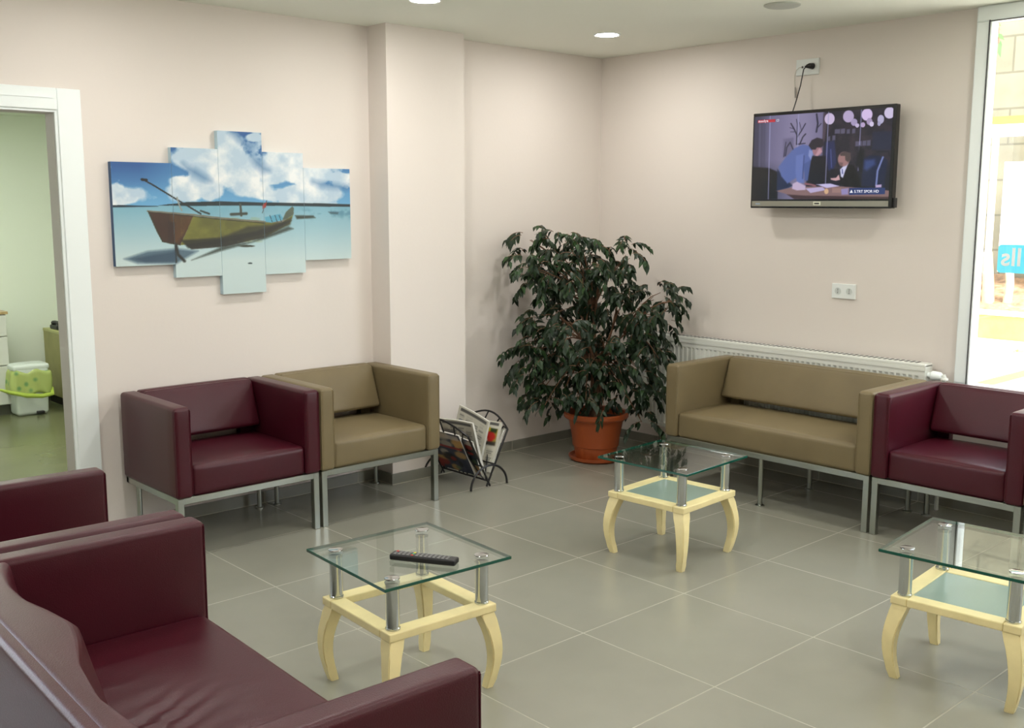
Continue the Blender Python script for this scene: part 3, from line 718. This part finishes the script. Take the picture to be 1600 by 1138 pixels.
T.poly([(480, 830), (520, 810), (600, 850), (600, 890), (520, 895), (475, 880)], (186, 168, 196), 6); T.line([(600, 830), (660, 840), (690, 850)], 20, (134, 88, 96), 5)
# seated man
T.poly([(985, 640), (1040, 650), (1090, 760), (1120, 860), (960, 850), (915, 830), (925, 720)], (10, 11, 16), 6); T.poly([(950, 650), (990, 630), (965, 700), (945, 770), (925, 760), (915, 690)], (196, 196, 226), 5); T.line([(935, 690), (940, 730)], 9, (60, 70, 130), 3)
T.ell(945, 590, 55, 70, (150, 112, 112), .2); T.poly([(905, 540), (950, 515), (1005, 530), (1012, 590), (985, 620), (960, 600), (955, 560), (915, 560)], (74, 62, 62), 5); T.poly([(905, 620), (940, 625), (935, 660), (910, 650)], (110, 84, 84), 6)
T.poly([(830, 775), (880, 770), (905, 740), (920, 790), (880, 800), (835, 790)], (196, 156, 160), 4); T.poly([(830, 690), (900, 680), (900, 740), (850, 770), (820, 750)], (14, 15, 26), 6)
T.poly([(1250, 838), (1305, 832), (1305, 860), (1250, 862)], (180, 160, 196), 4)
T.poly([(1008, 868), (1340, 862), (1340, 925), (1008, 935)], (34, 52, 104), 2)
TV = T.linear()
ty0, ty1, tz0, tz1 = -2.172, -1.297, 1.562, 2.098
t = thing('television', 'flat television on the wall showing two men at a desk', 'television', (0, 0, 0))
b = BM(); box(b, -.118, -.075, ty0, ty1, tz0, tz1, .004); box(b, -.075, -.05, ty0+.12, ty1-.12, tz0+.06, tz1-.12, .01)
obj('housing', b, mat('tv_gloss_black', (.006, .006, .007), .2), t)
Ht = homog([(ty1-.010, tz1-.018), (ty0+.018, tz1-.018), (ty0+.018, tz0+.05), (ty1-.010, tz0+.05)], [(100, 187), (1378, 95), (1375, 970), (102, 985)])
def cf(A, Z):
    a, b_ = happ(Ht, A.ravel(), Z.ravel()); return T.sample(TV, a, b_).reshape(A.shape+(3,))
m_scr = vcol_mat('tv_screen', .15, emit=.55)
sy0, sy1, sz0, sz1 = ty0+.018, ty1-.010, tz0+.05, tz1-.018
o = dense_plane('screen', sy1, sy0, sz0, sz1, 420, 230, lambda a, d, z: (-.1185+d, a, z), cf, (0, 0, 0), m_scr, t, thick=0)
obj('lower_strip', box(BM(), -.1195, -.117, ty0+.018, ty1-.010, tz0+.010, tz0+.040), mat('champagne_metal', (.32, .31, .26), .35, .6), t)
ff = Matrix(((0, 0, -1, 0), (-1, 0, 0, 0), (0, 1, 0, 0), (0, 0, 0, 1)))  # text x -> -y, text y -> z, facing -x
m_red = mat('logo_red', (0, 0, 0), .5, emit=lin((170, 24, 44)), es=.6); m_tw = mat('screen_white', (0, 0, 0), .5, emit=(.8, .8, .88), es=.55)
lg = obj('channel_logo', box(BM(), -.1195, -.1187, sy1-.138, sy1-.022, sz1-.036, sz1-.020), m_red, o)
text_mesh('logo_text', 'medya', .0195, Matrix.Translation((-.1197, sy1-.027, sz1-.033))@ff, m_tw, o, .0004, bold=.0004, space=1.35)
b = BM(); 
for (p, q, z_, w_) in ((0, .014, .0, .0015), (0, .014, .0105, .0015), (0, .0015, 0, .012), (.0125, .014, 0, .012)): box(b, -.1197, -.119, sy1-.148-q, sy1-.148-p, sz1-.034+z_, sz1-.034+z_+w_)
obj('logo_box', b, m_tw, o)
text_mesh('banner_text', '▲ 5.TRT SPOR HD', .0205, Matrix.Translation((-.1195, sy0+.225, sz0+.033))@ff, m_tw, o, .0004, bold=.0002)
bd = obj('brand_plate', box(BM(), -.1212, -.1192, (ty0+ty1)/2-.022, (ty0+ty1)/2+.024, tz0+.016, tz0+.036, .001, 1), mat('plate_cream', (.7, .7, .58), .4), t)
b = BM(); box(b, -.1216, -.1210, (ty0+ty1)/2-.014, (ty0+ty1)/2+.016, tz0+.0225, tz0+.0295); obj('plate_mark', b, m_black, bd)
b = BM(); box(b, -.1200, -.1190, ty1-.066, ty1-.036, tz0+.021, tz0+.027); obj('badge', b, mat('badge_blue', (.35, .45, .6), .4), t)
b = BM(); box(b, -.105, -.075, ty0-.010, ty0+.004, tz0+.004, tz0+.055, .003); obj('side_port', b, m_black, t)
b = BM(); box(b, -.05, 0, -1.85, -1.60, 1.72, 1.98, .003); obj('wall_bracket', b, m_black, t)
# sockets
def socket_face(t, y, z, schuko=True):
    b = BM()
    ring = arc((-.0135, y, z), (0, .021, 0), (0, 0, .021), 0, 2*PI, 28)[:-1]; tube(b, ring, .0012, 6, closed=True)
    o = obj('socket_rim', b, m_plate, t, smooth=True)
    if schuko:
        b = BM(); tube(b, [(-.0132, y, z), (-.0138, y, z)], .0185, 24); obj('socket_well', b, mat('socket_well_white', (.6, .64, .61), .4), t)
        b = BM()
        for q in (-.0095, .0095): tube(b, [(-.0138, y, z+q), (-.0144, y, z+q)], .003, 10)
        box(b, -.0144, -.0137, y-.004, y+.004, z-.0015, z+.0015)
        obj('socket_hole', b, m_dark, t)
t = thing('wall_socket', 'white double power socket low on the wall below the television', 'wall socket', (0, 0, 0))
obj('cover_plate', box(BM(), -.013, 0, -1.932, -1.787, 1.062, 1.145, .003), m_plate, t)
socket_face(t, -1.825, 1.104); socket_face(t, -1.895, 1.104)
t = thing('wall_socket', 'white wall socket above the television with black plug and aerial hole', 'wall socket', (0, 0, 0))
obj('cover_plate', box(BM(), -.013, 0, -1.642, -1.498, 2.300, 2.388, .003), m_plate, t)
socket_face(t, -1.605, 2.345)
b = BM(); tube(b, [(-.0132, -1.540, 2.345), (-.016, -1.540, 2.345)], .006, 12); obj('aerial_hole', b, m_dark, t)
t = thing('power_cable', 'black power cable running from the upper socket down to the television', 'cable', (0, 0, 0))
b = BM(); tube(b, [(-.014, -1.605, 2.345), (-.04, -1.600, 2.345), (-.045, -1.585, 2.343)], [.017, .015, .009], 14)
tube(b, [(-.03, -1.612, 2.345), (-.034, -1.57, 2.343)], [.013, .006], 10); obj('plug', b, m_black, t, smooth=True)
b = BM(); tube(b, [(-.034, -1.575, 2.343), (-.035, -1.562, 2.33), (-.035, -1.556, 2.30), (-.04, -1.548, 2.24), (-.055, -1.535, 2.16), (-.07, -1.525, 2.10), (-.07, -1.52, 2.05)], .0032, 8); obj('cord', b, m_black, t, smooth=True)
t = thing('aerial_cable', 'thin pale loose aerial cable dangling beside the upper socket', 'cable', (0, 0, 0))
m_pc = mat('pale_cable', (.55, .52, .45), .5)
b = BM(); tube(b, [(-.016, -1.54, 2.346), (-.022, -1.525, 2.343), (-.02, -1.505, 2.33), (-.012, -1.492, 2.305), (-.008, -1.490, 2.27), (-.008, -1.494, 2.235)], .0018, 6); obj('cord', b, m_pc, t, smooth=True)
b = BM(); tube(b, [(-.008, -1.494, 2.24), (-.008, -1.497, 2.21), (-.008, -1.498, 2.18)], [.003, .0055, .004], 8); obj('connector', b, mat('connector_grey', (.35, .33, .3), .4, .5), t, smooth=True)

# ------------------------------------------------------------------ potted ficus
PX, PY = -.585, -.53
t = thing('potted_ficus', 'bushy dark green weeping fig in a terracotta-coloured pot in the corner', 'potted plant', (PX, PY, 0))
b = BM(); lathe(b, [(.145, 0), (.165, .012), (.17, .03), (.163, .031), (.15, .014), (.001, .014)], 40, capt=False); obj('saucer', b, m_terra, t, smooth=True, angle=30)
b = BM(); lathe(b, [(.118, .014), (.125, .02), (.138, .09), (.145, .094), (.150, .15), (.166, .235), (.172, .262), (.195, .268), (.203, .278), (.203, .298), (.196, .306), (.184, .302), (.176, .27), (.172, .25)], 48, capt=False)
obj('pot', b, m_terra, t, smooth=True, angle=35)
b = BM(); lathe(b, [(.001, .262), (.09, .266), (.174, .258)], 32, capb=False, capt=False); obj('soil', b, m_soil, t, smooth=True)
E1 = Vector((.736, -.677, 0)); E2 = Vector((.677, .736, 0))
def pp(cx, cy, d): # sketch units of the plant drawing (910 x 1138) -> local position
    px = 760+cx/2.844; py = 330+cy/2.844
    k = 1+d*.15
    return E1*((px-926)/262*k)+E2*d+Vector((0, 0, 1.49-(py-345)*.00402*k+ (k-1)*.0))
def clampw(p):
    p.x = min(p.x, -PX-.04); p.y = min(p.y, -PY-.04); p.z = max(p.z, .06); return p
rnd = random.Random(11)
blobs = [(175, 130, 70, 55, .1), (300, 140, 110, 60, 0), (420, 160, 90, 60, 0), (150, 240, 80, 70, -.1), (260, 240, 120, 80, .0), (390, 250, 120, 90, -.15), (500, 260, 80, 100, 0), (590, 200, 55, 80, -.05),
         (200, 350, 90, 70, 0), (330, 370, 130, 80, .15), (520, 380, 100, 80, .1), (600, 410, 70, 70, -.1), (740, 370, 90, 60, 0), (810, 400, 60, 60, .0), (690, 440, 90, 60, -.05), (770, 480, 90, 40, 0),
         (230, 470, 110, 60, 0), (330, 510, 90, 70, -.15), (180, 540, 80, 60, -.05), (120, 620, 60, 70, 0), (230, 620, 100, 80, -.1), (350, 620, 110, 80, .1), (480, 580, 90, 70, -.1), (600, 600, 110, 70, 0), (720, 570, 80, 70, 0), (740, 640, 60, 50, -.05),
         (150, 700, 70, 50, 0), (290, 730, 110, 70, 0), (420, 710, 110, 80, -.15), (550, 700, 100, 80, -.1), (670, 720, 90, 70, .05), (220, 830, 60, 60, -.05), (300, 820, 60, 60, 0), (390, 820, 60, 50, -.1), (490, 830, 45, 70, -.2), (600, 800, 70, 60, -.05), (700, 790, 70, 60, 0), (690, 920, 30, 50, -.05), (180, 790, 30, 40, 0), (340, 440, 70, 50, .1), (640, 520, 70, 50, .1)]
lv = BM(); tw = BM()
trunk_top = [pp(430, 520, .02), pp(455, 430, .05), pp(400, 560, -.03), pp(540, 520, 0), pp(500, 600, -.05), pp(440, 640, .05), pp(600, 540, .02)]
def leaf(p, d, nrm, L, ci):
    d = d.normalized(); s = d.cross(nrm)
    if s.length < 1e-4: s = d.cross(Vector((1, .3, .2)))
    s.normalize(); n_ = s.cross(d).normalized(); W_ = L*.21
    v = lambda a, q, z: lv.verts.new(clampw(p+d*(L*a)+s*(W_*q)+n_*(L*z)))
    st, m1, m2, tip = v(0, 0, 0), v(.35, 0, .035), v(.68, 0, .01), v(1.0, 0, -.10)
    l1, l2, r1, r2_ = v(.28, 1.0, .085), v(.62, .72, .05), v(.28, -1.0, .085), v(.62, -.72, .05)
    for q in ((st, m1, l1), (m1, m2, l2, l1), (m2, tip, l2), (st, r1, m1), (m1, r1, r2_, m2), (m2, r2_, tip)):
        f_ = lv.faces.new(q); f_.material_index = ci
for (cx, cy, rx, ry, d0) in blobs:
    c0 = pp(cx, cy, d0)
    src = min(trunk_top, key=lambda q: (q-c0).length+abs(q.z-c0.z+.15)*.5)
    for rep in range(2):
        c1 = pp(cx+rnd.uniform(-.4, .4)*rx, cy+rnd.uniform(-.4, .4)*ry, d0+rnd.uniform(-.12, .12)); mid = (src+c1)/2+Vector((0, 0, .06)); clampw(c1); clampw(mid)
        tube(tw, [src, (src+mid)/2+Vector((0, 0, .012)), mid, (mid+c1)/2+Vector((0, 0, .012)), c1], [.006, .005, .0042, .0032, .002], 5)
    nt_ = max(4, int(rx*ry/420))
    for k in range(nt_):
        a = rnd.uniform(0, 2*PI); q = math.sqrt(rnd.random())*.8
        depth = d0+rnd.uniform(-1, 1)*.20
        p0 = clampw(pp(cx+q*rx*math.cos(a), cy-8+q*ry*math.sin(a), depth))
        out = (E1*math.cos(a)*.8+E2*rnd.uniform(-.9, .5)+Vector((0, 0, .15-.3*math.sin(a)))).normalized()
        L = rnd.uniform(.07, .15); pts = []; p = p0.copy(); d = out.copy(); ns = rnd.randint(5, 8)
        for i in range(ns):
            pts.append(p.copy()); d = (d+Vector((0, 0, -.22))).normalized(); p = clampw(p+d*(L/ns))
            for sgn in ((-1, 1) if rnd.random() < .55 else (rnd.choice((-1, 1)),)):
                side = d.cross(Vector((0, 0, 1))); 
                if side.length < .01: side = Vector((1, 0, 0))
                side.normalize()
                ld = d*.55+side*sgn*rnd.uniform(.3, .9)+Vector((rnd.uniform(-.25, .25), rnd.uniform(-.25, .25), -rnd.uniform(.35, 1.1)))
                nrm = Vector((rnd.uniform(-.5, .5), rnd.uniform(-.5, .5), 1))-E2*.4
                ci = 1 if rnd.random() < (.22 if cx < 330 or cy < 260 else .08) else (2 if rnd.random() < .3 else 0)
                leaf(p.copy(), ld, nrm, rnd.uniform(.045, .070), ci)
        if len(pts) > 1: tube(tw, pts, [.0018]*(len(pts)-1)+[.001], 4)
ml = [mat('ficus_leaf_dark', (.008, .022, .007), .42, spec=.35), mat('ficus_leaf_fresh', (.022, .055, .014), .42, spec=.35), mat('ficus_leaf_mid', (.012, .030, .009), .42, spec=.35)]
fo = obj('foliage', lv, ml, t, smooth=True, angle=60)
m_bark = mat('ficus_bark', (.17, .085, .045), .75, noise=.3, nscale=30)
obj('branches', tw, m_bark, t, smooth=True)
b = BM()
for k, top in enumerate(trunk_top):
    a = k*2*PI/7; base = Vector((.028*math.cos(a), .028*math.sin(a), .255))
    m1 = Vector((.03*math.cos(a+1.6), .03*math.sin(a+1.6), .40)); m2 = Vector((.03*math.cos(a+3), .03*math.sin(a+3), .55))
    m3 = m2.lerp(top, .6)+Vector((0, 0, .03))
    tube(b, [base, base.lerp(m1, .5), m1, m1.lerp(m2, .5), m2, m3, top], [.02, .018, .017, .015, .013, .009, .006], 8)
for k in range(6):
    top = pp(rnd.uniform(380, 520), rnd.uniform(180, 330), rnd.uniform(-.1, .15)); s0 = pp(430+rnd.uniform(-20, 40), 530, .03)
    tube(b, [s0, s0.lerp(top, .5)+Vector((.01, 0, 0)), top], [.007, .006, .003], 6)
obj('trunk', b, m_bark, t, smooth=True)

# ------------------------------------------------------------------ magazine rack
t = thing('magazine_rack', 'black wrought iron magazine rack beside the beige armchair', 'magazine rack', (-1.535, -.385, 0))
RR = .0058; HL = .205
def vplane(s, k, y): # k 0..1 from the lower rod up along panel s
    return Vector((s*(.006+.142*k), y, .045+.272*k))
for s in (-1, 1):
    pts = [vplane(s, -.1, -HL)] + [vplane(s, 1, -HL)]
    top = []
    for i in range(15):
        a = i/14; y = -HL+2*HL*a; top.append(vplane(s, 1+.26*math.sin(PI*a), y))
    b = BM(); tube(b, [vplane(s, -.13, -HL)]+top+[vplane(s, -.13, HL)], RR, 8); obj('side_frame', b, m_iron, t, smooth=True)
    b = BM()
    for c in (-.085, .0, .085):
        pts = []
        for i in range(9):
            a = i/8; y = c*(.4+.9*a)+ (0.02*math.sin(PI*a)); pts.append(vplane(s, .02+a*(.98+.26*math.sin(PI*(c*1.3/HL+1)/2)), y))
        tube(b, pts, RR*.8, 6)
    for e in (-1, 1):
        pts = [vplane(s, 1.0, e*HL), vplane(s, 1.03, e*(HL-.04)), vplane(s, .85, e*(HL-.075)), vplane(s, .45, e*(HL-.085)), vplane(s, .1, e*(HL-.05)), vplane(s, 0, e*(HL-.03))]
        tube(b, pts, RR*.8, 6)
    obj('side_bars', b, m_iron, t, smooth=True)
b = BM(); tube(b, [(0, -HL, .04), (0, HL, .04)], RR, 8)
for x in (-.045, .045): tube(b, [(x, -HL, .045+abs(x)*1.9), (x, HL, .045+abs(x)*1.9)], RR*.8, 8)
obj('bottom_rod', b, m_iron, t, smooth=True)
for e in (-1, 1):
    b = BM(); tube(b, arc((0, e*(HL+.008), .006), (.135, 0, 0), (0, 0, .125), 0, PI, 20), RR*1.1, 8); obj('foot', b, m_iron, t, smooth=True)
# printed matter
def paper_art(kind, seed):
    A = Art(100, 140, 50, 70); g = random.Random(seed)
    if kind == 'news':
        A.I[:] = (206, 204, 190)
        A.poly([(6, 4), (94, 4), (94, 12), (6, 12)], (90, 90, 88), 1)
        for c in range(4):
            for k in range(40):
                y = 18+k*3
                if g.random() < .85: A.line([(7+c*22, y), (7+c*22+g.uniform(12, 19), y)], 1, (110, 110, 104), .8)
        if seed % 2: A.poly([(50, 18), (94, 18), (94, 64), (50, 64)], (170, 150, 60), 1); A.poly([(50, 18), (72, 18), (70, 42), (50, 46)], (196, 176, 20), 2); A.ell(76, 42, 13, 14, (186, 34, 26), .3); A.ell(62, 55, 8, 9, (220, 210, 190), .3); A.poly([(50, 56), (94, 54), (94, 66), (50, 66)], (60, 56, 50), 2); A.poly([(74, 20), (92, 20), (90, 32), (74, 30)], (40, 60, 24), 2)
        else: A.poly([(8, 30), (40, 30), (40, 60), (8, 60)], (120, 124, 126), 2)
    else:
        base = [(52, 60, 78), (36, 52, 50), (150, 60, 50), (60, 50, 70)][seed % 4]; A.I[:] = base
        for k in range(26):
            x, y = g.uniform(0, 100), g.uniform(0, 140); c = g.choice([(140, 40, 36), (70, 90, 120), (180, 170, 150), (30, 40, 60), (90, 110, 80), (16, 18, 22), (190, 150, 90)])
            A.ell(x, y, g.uniform(6, 24), g.uniform(5, 18), c, .4, .8)
        A.poly([(5, 5), (95, 5), (95, 22), (5, 22)], (190, 180, 170), 1, .8); A.poly([(10, 50), (90, 50), (90, 58), (10, 58)], (150, 36, 36), 1, .9)
    return A, A.linear()
m_paper = vcol_mat('printed_paper', .55)
def paper(name, label, cat, kind, seed, w_, h_, th, loc, lean, slide=0, curl=.0, rz=0, tilt=0, group=None):
    """a sheaf w_ long (along y), h_ high, leaning by `lean` about y, tilted in its own plane"""
    A, IM = paper_art(kind, seed); na, nz = 40, 56
    vs = []; cols = []; fs = []
    for s in (0, 1):
        for j in range(nz):
            for i in range(na):
                a, c = i/(na-1), j/(nz-1)
                bend = curl*math.sin(PI*a)*(c)
                vs.append(Vector(((-th/2 if s == 0 else th/2)*(1+.5*(1-c))+bend, (a-.5)*w_, c*h_)))
                cols.append((*A.sample(IM, (1-a if s == 0 else a)*99.9, (1-c)*139.9), 1))
        o0 = s*na*nz
        for j in range(nz-1):
            for i in range(na-1):
                k = o0+j*na+i; q = (k, k+1, k+1+na, k+na); fs.append(q if s == 1 else q[::-1])
    N = na*nz; rim = [i for i in range(na)]+[j*na+na-1 for j in range(1, nz)]+[(nz-1)*na+i for i in range(na-2, -1, -1)]+[j*na for j in range(nz-2, 0, -1)]
    base = len(vs)
    for q in rim: vs.append(vs[q].copy()); cols.append((.62, .61, .55, 1))
    for q in rim: vs.append(vs[q+N].copy()); cols.append((.62, .61, .55, 1))
    R_ = len(rim)
    for q in range(R_): fs.append((base+q, base+(q+1) % R_, base+R_+(q+1) % R_, base+R_+q))
    Mx = Matrix.Rotation(rz, 4, 'Z')@Matrix.Rotation(lean, 4, 'Y')@Matrix.Rotation(tilt, 4, 'X')
    me = bpy.data.meshes.new(name); me.from_pydata([Mx@v for v in vs], [], fs); at = me.color_attributes.new('Col', 'FLOAT_COLOR', 'POINT')
    at.data.foreach_set('color', np.array(cols, dtype=np.float32).ravel()); me.materials.append(m_paper); me.update()
    o = bpy.data.objects.new(name, me); C.objects.link(o); o.location = loc
    return tag(o, label, cat, group)
bx_, by_ = -1.535, -.385
paper('magazine', 'dark colourful magazine against the left side of the rack', 'magazine', 'mag', 0, .30, .27, .010, (bx_-.022, by_+.03, .066), -.46, group='papers in the magazine rack')
paper('magazine', 'glossy magazine with green and dark cover behind the left rack bars, nearer the front', 'magazine', 'mag', 1, .22, .235, .008, (bx_-.008, by_-.05, .07), -.40, tilt=.10, group='papers in the magazine rack')
paper('newspaper', 'folded newspaper standing at the left side of the rack middle', 'newspaper', 'news', 2, .30, .31, .012, (bx_+.004, by_-.02, .062), -.22, tilt=-.06, curl=.01, group='papers in the magazine rack')
paper('newspaper', 'white newspaper sticking out highest above the rack', 'newspaper', 'news', 4, .27, .345, .012, (bx_+.020, by_+.04, .062), .08, tilt=.22, curl=.01, group='papers in the magazine rack')
paper('newspaper', 'newspaper with a yellow and red photo showing at the rack front', 'newspaper', 'news', 3, .24, .30, .010, (bx_+.022, by_-.06, .068), .30, rz=.30, tilt=.05, group='papers in the magazine rack')
paper('newspaper', 'plain pale newspaper resting against the right side of the rack', 'newspaper', 'news', 6, .30, .27, .010, (bx_+.040, by_-.02, .075), .46, group='papers in the magazine rack')

# ------------------------------------------------------------------ outside
m_conc = bpy.data.materials.new('beige_block_wall'); m_conc.use_nodes = True; tt = m_conc.node_tree  # block wall in its own beige, with darker joints
br = nd(tt, 'ShaderNodeTexBrick'); br.inputs['Color1'].default_value = (.30, .275, .185, 1); br.inputs['Color2'].default_value = (.26, .24, .16, 1); br.inputs['Mortar'].default_value = (.18, .165, .11, 1)
br.inputs['Scale'].default_value = 1; br.inputs['Brick Width'].default_value = 1.3; br.inputs['Row Height'].default_value = .48; br.inputs['Mortar Size'].default_value = .015
tcc = nd(tt, 'ShaderNodeTexCoord'); sx = nd(tt, 'ShaderNodeSeparateXYZ'); cx_ = nd(tt, 'ShaderNodeCombineXYZ'); tt.links.new(tcc.outputs['Object'], sx.inputs[0]); tt.links.new(sx.outputs[1], cx_.inputs[0]); tt.links.new(sx.outputs[2], cx_.inputs[1]); tt.links.new(cx_.outputs[0], br.inputs['Vector'])
nn = nd(tt, 'ShaderNodeTexNoise'); nn.inputs['Scale'].default_value = 2.5; nn.inputs['Detail'].default_value = 6; tt.links.new(tcc.outputs['Object'], nn.inputs['Vector'])
mm = nd(tt, 'ShaderNodeMix', data_type='RGBA', blend_type='MULTIPLY'); mm.inputs[0].default_value = .5; tt.links.new(br.outputs[0], mm.inputs[6]); tt.links.new(nn.outputs['Fac'], mm.inputs[7])
tt.links.new(mm.outputs[2], tt.nodes['Principled BSDF'].inputs['Base Color']); tt.nodes['Principled BSDF'].inputs['Roughness'].default_value = .9
struct('wall_exterior', box(BM(), 9.6, 9.9, -14, 6, -.2, 7), m_conc)
struct('floor_exterior', box(BM(), .15, 12, -14, 6, -.25, -.02), mat('pale_paving', (.60, .58, .51), .8, noise=.08, nscale=1.5))
t = tag(obj('rug', box(BM(), 2.2, 5.2, -5.5, -.85, -.02, -.008), mat('red_rug', (.42, .10, .05), .9, noise=.1)), 'red outdoor mat with a grey-green stripe seen through the window', 'mat')
obj('stripe', box(BM(), 2.4, 4.75, -5.3, -1.02, -.0085, -.006), mat('green_stripe', (.10, .19, .14), .9), t)
t = thing('planter_border', 'low orange-brown timber planting border with a white cap outside', 'planter', (7.5, -2, 0))
obj('planks', box(BM(), -.04, .04, -10, 6, -.02, .27), mat('orange_planks', (.42, .23, .08), .6, noise=.2, nscale=6), t)
obj('cap', box(BM(), -.08, .08, -10, 6, .27, .32, .01), mat('cap_white', (.85, .84, .8), .6), t)
b = BM(); bmesh.ops.create_grid(b, x_segments=24, y_segments=80, size=1)
for v in b.verts:
    v.co = Vector((8.57+v.co.x*1.02, -4+v.co.y*8, .24+.18*(v.co.x+1)+.05*math.sin(v.co.x*13+v.co.y*31)*math.cos(v.co.y*47)))
tag(obj('soil_bed', b, mat('dry_soil', (.20, .12, .06), .95, noise=.5, nscale=12), smooth=True), 'dry brown soil of the planting bed behind the timber border', 'soil', kind='stuff')
t = thing('fence', 'white post fence with an orange top rail outside the window', 'fence', (8.9, -1, 0))
b = BM(); box(b, -.05, .05, -9, 5, 2.62, 2.72); obj('top_rail', b, mat('orange_rail', (.5, .29, .05), .5), t)
b = BM(); box(b, -.04, .04, -9, 5, 2.46, 2.62); obj('lower_rail', b, mat('rail_white', (.85, .85, .8), .5), t)
mpw = mat('post_white', (.8, .82, .72), .5)
for k in range(8): obj('post', box(BM(), -.03, .03, 2.13-k*1.5, 2.20-k*1.5, .3, 2.5, .005), mpw, t)
obj('panel', box(BM(), .07, .10, -8, 2.06, .70, 2.14), mat('panel_white', (.88, .88, .84), .5), t)
t = thing('tree_trunk', 'pale bare tree trunk rising from the soil bed outside', 'tree', (8.3, .86, .3))
b = BM(); tube(b, [(0, 0, -.1), (.02, .03, .3), (-.02, .05, .68)], [.085, .07, .06], 10); obj('trunk', b, mat('pale_bark', (.55, .42, .22), .8, noise=.2), t, smooth=True)
t = thing('tree_trunk', 'second pale trunk, thinner, right of the first one outside', 'tree', (8.3, .64, .3))
b = BM(); tube(b, [(0, 0, -.1), (.03, -.02, .3), (.05, .02, .6)], [.06, .05, .05], 10); obj('trunk', b, mat('pale_bark_two', (.55, .42, .22), .8, noise=.2), t, smooth=True)
b = BM(); rnd = random.Random(3)
for k in range(70):
    p = Vector((6.55+rnd.gauss(0, .08), -.22-rnd.random()*1.6, -.012)); a = rnd.random()*6.3; d = Vector((math.cos(a), math.sin(a), 0))*.06; s = Vector((-d.y, d.x, .02))*.5
    b.faces.new([b.verts.new(p-d), b.verts.new(p+s), b.verts.new(p+d+Vector((0, 0, .03))), b.verts.new(p-s)])
tag(obj('fallen_leaves', b, mat('yellow_green_leaves', (.30, .36, .06), .6)), 'line of yellow-green leaves lying on the pale paving outside', 'leaves', kind='stuff')
t = thing('hanging_branch', 'green leafy twig hanging at the top of the window outside', 'branch', (2.0, -1.72, 2.9))
b = BM(); tube(b, [(0, .12, .15), (0, .03, .02), (0, -.03, -.1), (0, -.04, -.25)], .004, 5); obj('twig', b, m_bark, t)
b = BM()
for k in range(16):
    p = Vector((rnd.uniform(-.02, .02), .05-.006*k+rnd.uniform(-.02, .02), .06-k*.022)); a = rnd.uniform(-2.6, -.5); d = Vector((0, math.cos(a), math.sin(a)))*.075; s = Vector((.4, -d.z/.075*.8, d.y/.075*.8)).normalized()*.018
    b.faces.new([b.verts.new(p), b.verts.new(p+d*.45+s), b.verts.new(p+d), b.verts.new(p+d*.45-s)])
obj('leaves', b, mat('outside_leaf', (.16, .32, .10), .5), t)
t = thing('parasol', 'pale round canopy with a dark rim at the top right outside', 'parasol', (3.4, -2.15, 0))
b = BM(); lathe(b, [(.72, 3.05), (.70, 3.06), (.35, 3.22), (.02, 3.36)], 40, capb=False); obj('canopy', b, mat('canopy_white', (.75, .85, .85), .7), t, smooth=True)
b = BM(); tube(b, arc((0, 0, 3.05), (.72, 0, 0), (0, .72, 0), 0, 2*PI, 48)[:-1], .016, 8, closed=True); obj('rim', b, mat('rim_dark', (.04, .06, .05), .5), t, smooth=True)
b = BM(); tube(b, [(0, 0, -.005), (0, 0, 3.3)], .02, 10); obj('pole', b, mpw, t, smooth=True)
# sticker on the pane
t = thing('window_sticker', 'light blue rounded sticker with white mirrored letters on the window pane', 'sticker', (0, 0, 0))
def film(name, col):  # thin coloured film that daylight shines through
    m = bpy.data.materials.new(name); m.use_nodes = True; q = m.node_tree; q.nodes.remove(q.nodes['Principled BSDF'])
    d = nd(q, 'ShaderNodeBsdfDiffuse'); d.inputs[0].default_value = (*col, 1); tl = nd(q, 'ShaderNodeBsdfTranslucent'); tl.inputs[0].default_value = (*col, 1)
    x = nd(q, 'ShaderNodeMixShader'); x.inputs[0].default_value = .35; q.links.new(d.outputs[0], x.inputs[1]); q.links.new(tl.outputs[0], x.inputs[2]); q.links.new(x.outputs[0], q.nodes['Material Output'].inputs[0])
    return m
b = BM(); pts = []; rr = .018
for cy_, cz_, a0 in ((-2.688-rr, 1.388-rr, 0), (-2.98+rr, 1.388-rr, PI/2), (-2.98+rr, 1.248+rr, PI), (-2.688-rr, 1.248+rr, 1.5*PI)):
    for k in range(7): a = a0+k*PI/12; pts.append((cy_+rr*math.cos(a), cz_+rr*math.sin(a)))
b.faces.new([b.verts.new((.0015, p, q)) for p, q in pts])
obj('backing', b, film('sticker_cyan', (.10, .50, .64)), t)
# read from the street: "...lls"; seen from indoors it is mirrored
mir = Matrix(((0, 0, 1, 0), (1, 0, 0, 0), (0, 1, 0, 0), (0, 0, 0, 1)))
lt = text_mesh('letters', 'lls', .125, Matrix.Translation((-.0002, -2.975, 1.285))@mir, mat('sticker_white', (.92, .95, .95), .5), t, .0006, bold=.002)

ty_ = max(v.co.y for v in lt.data.vertices)
for v in lt.data.vertices: v.co.y += -2.706-ty_

for n, loc in (('radiator', (-.08, -1.43, .165)), ('television', (-.1, -1.73, 1.562)), ('wall_socket', (0, -1.86, 1.062)), ('wall_socket.001', (0, -1.57, 2.30)),
               ('power_cable', (-.03, -1.56, 2.05)), ('aerial_cable', (-.01, -1.5, 2.18)), ('window_sticker', (.002, -2.83, 1.248))):
    rebase(bpy.data.objects[n], loc)
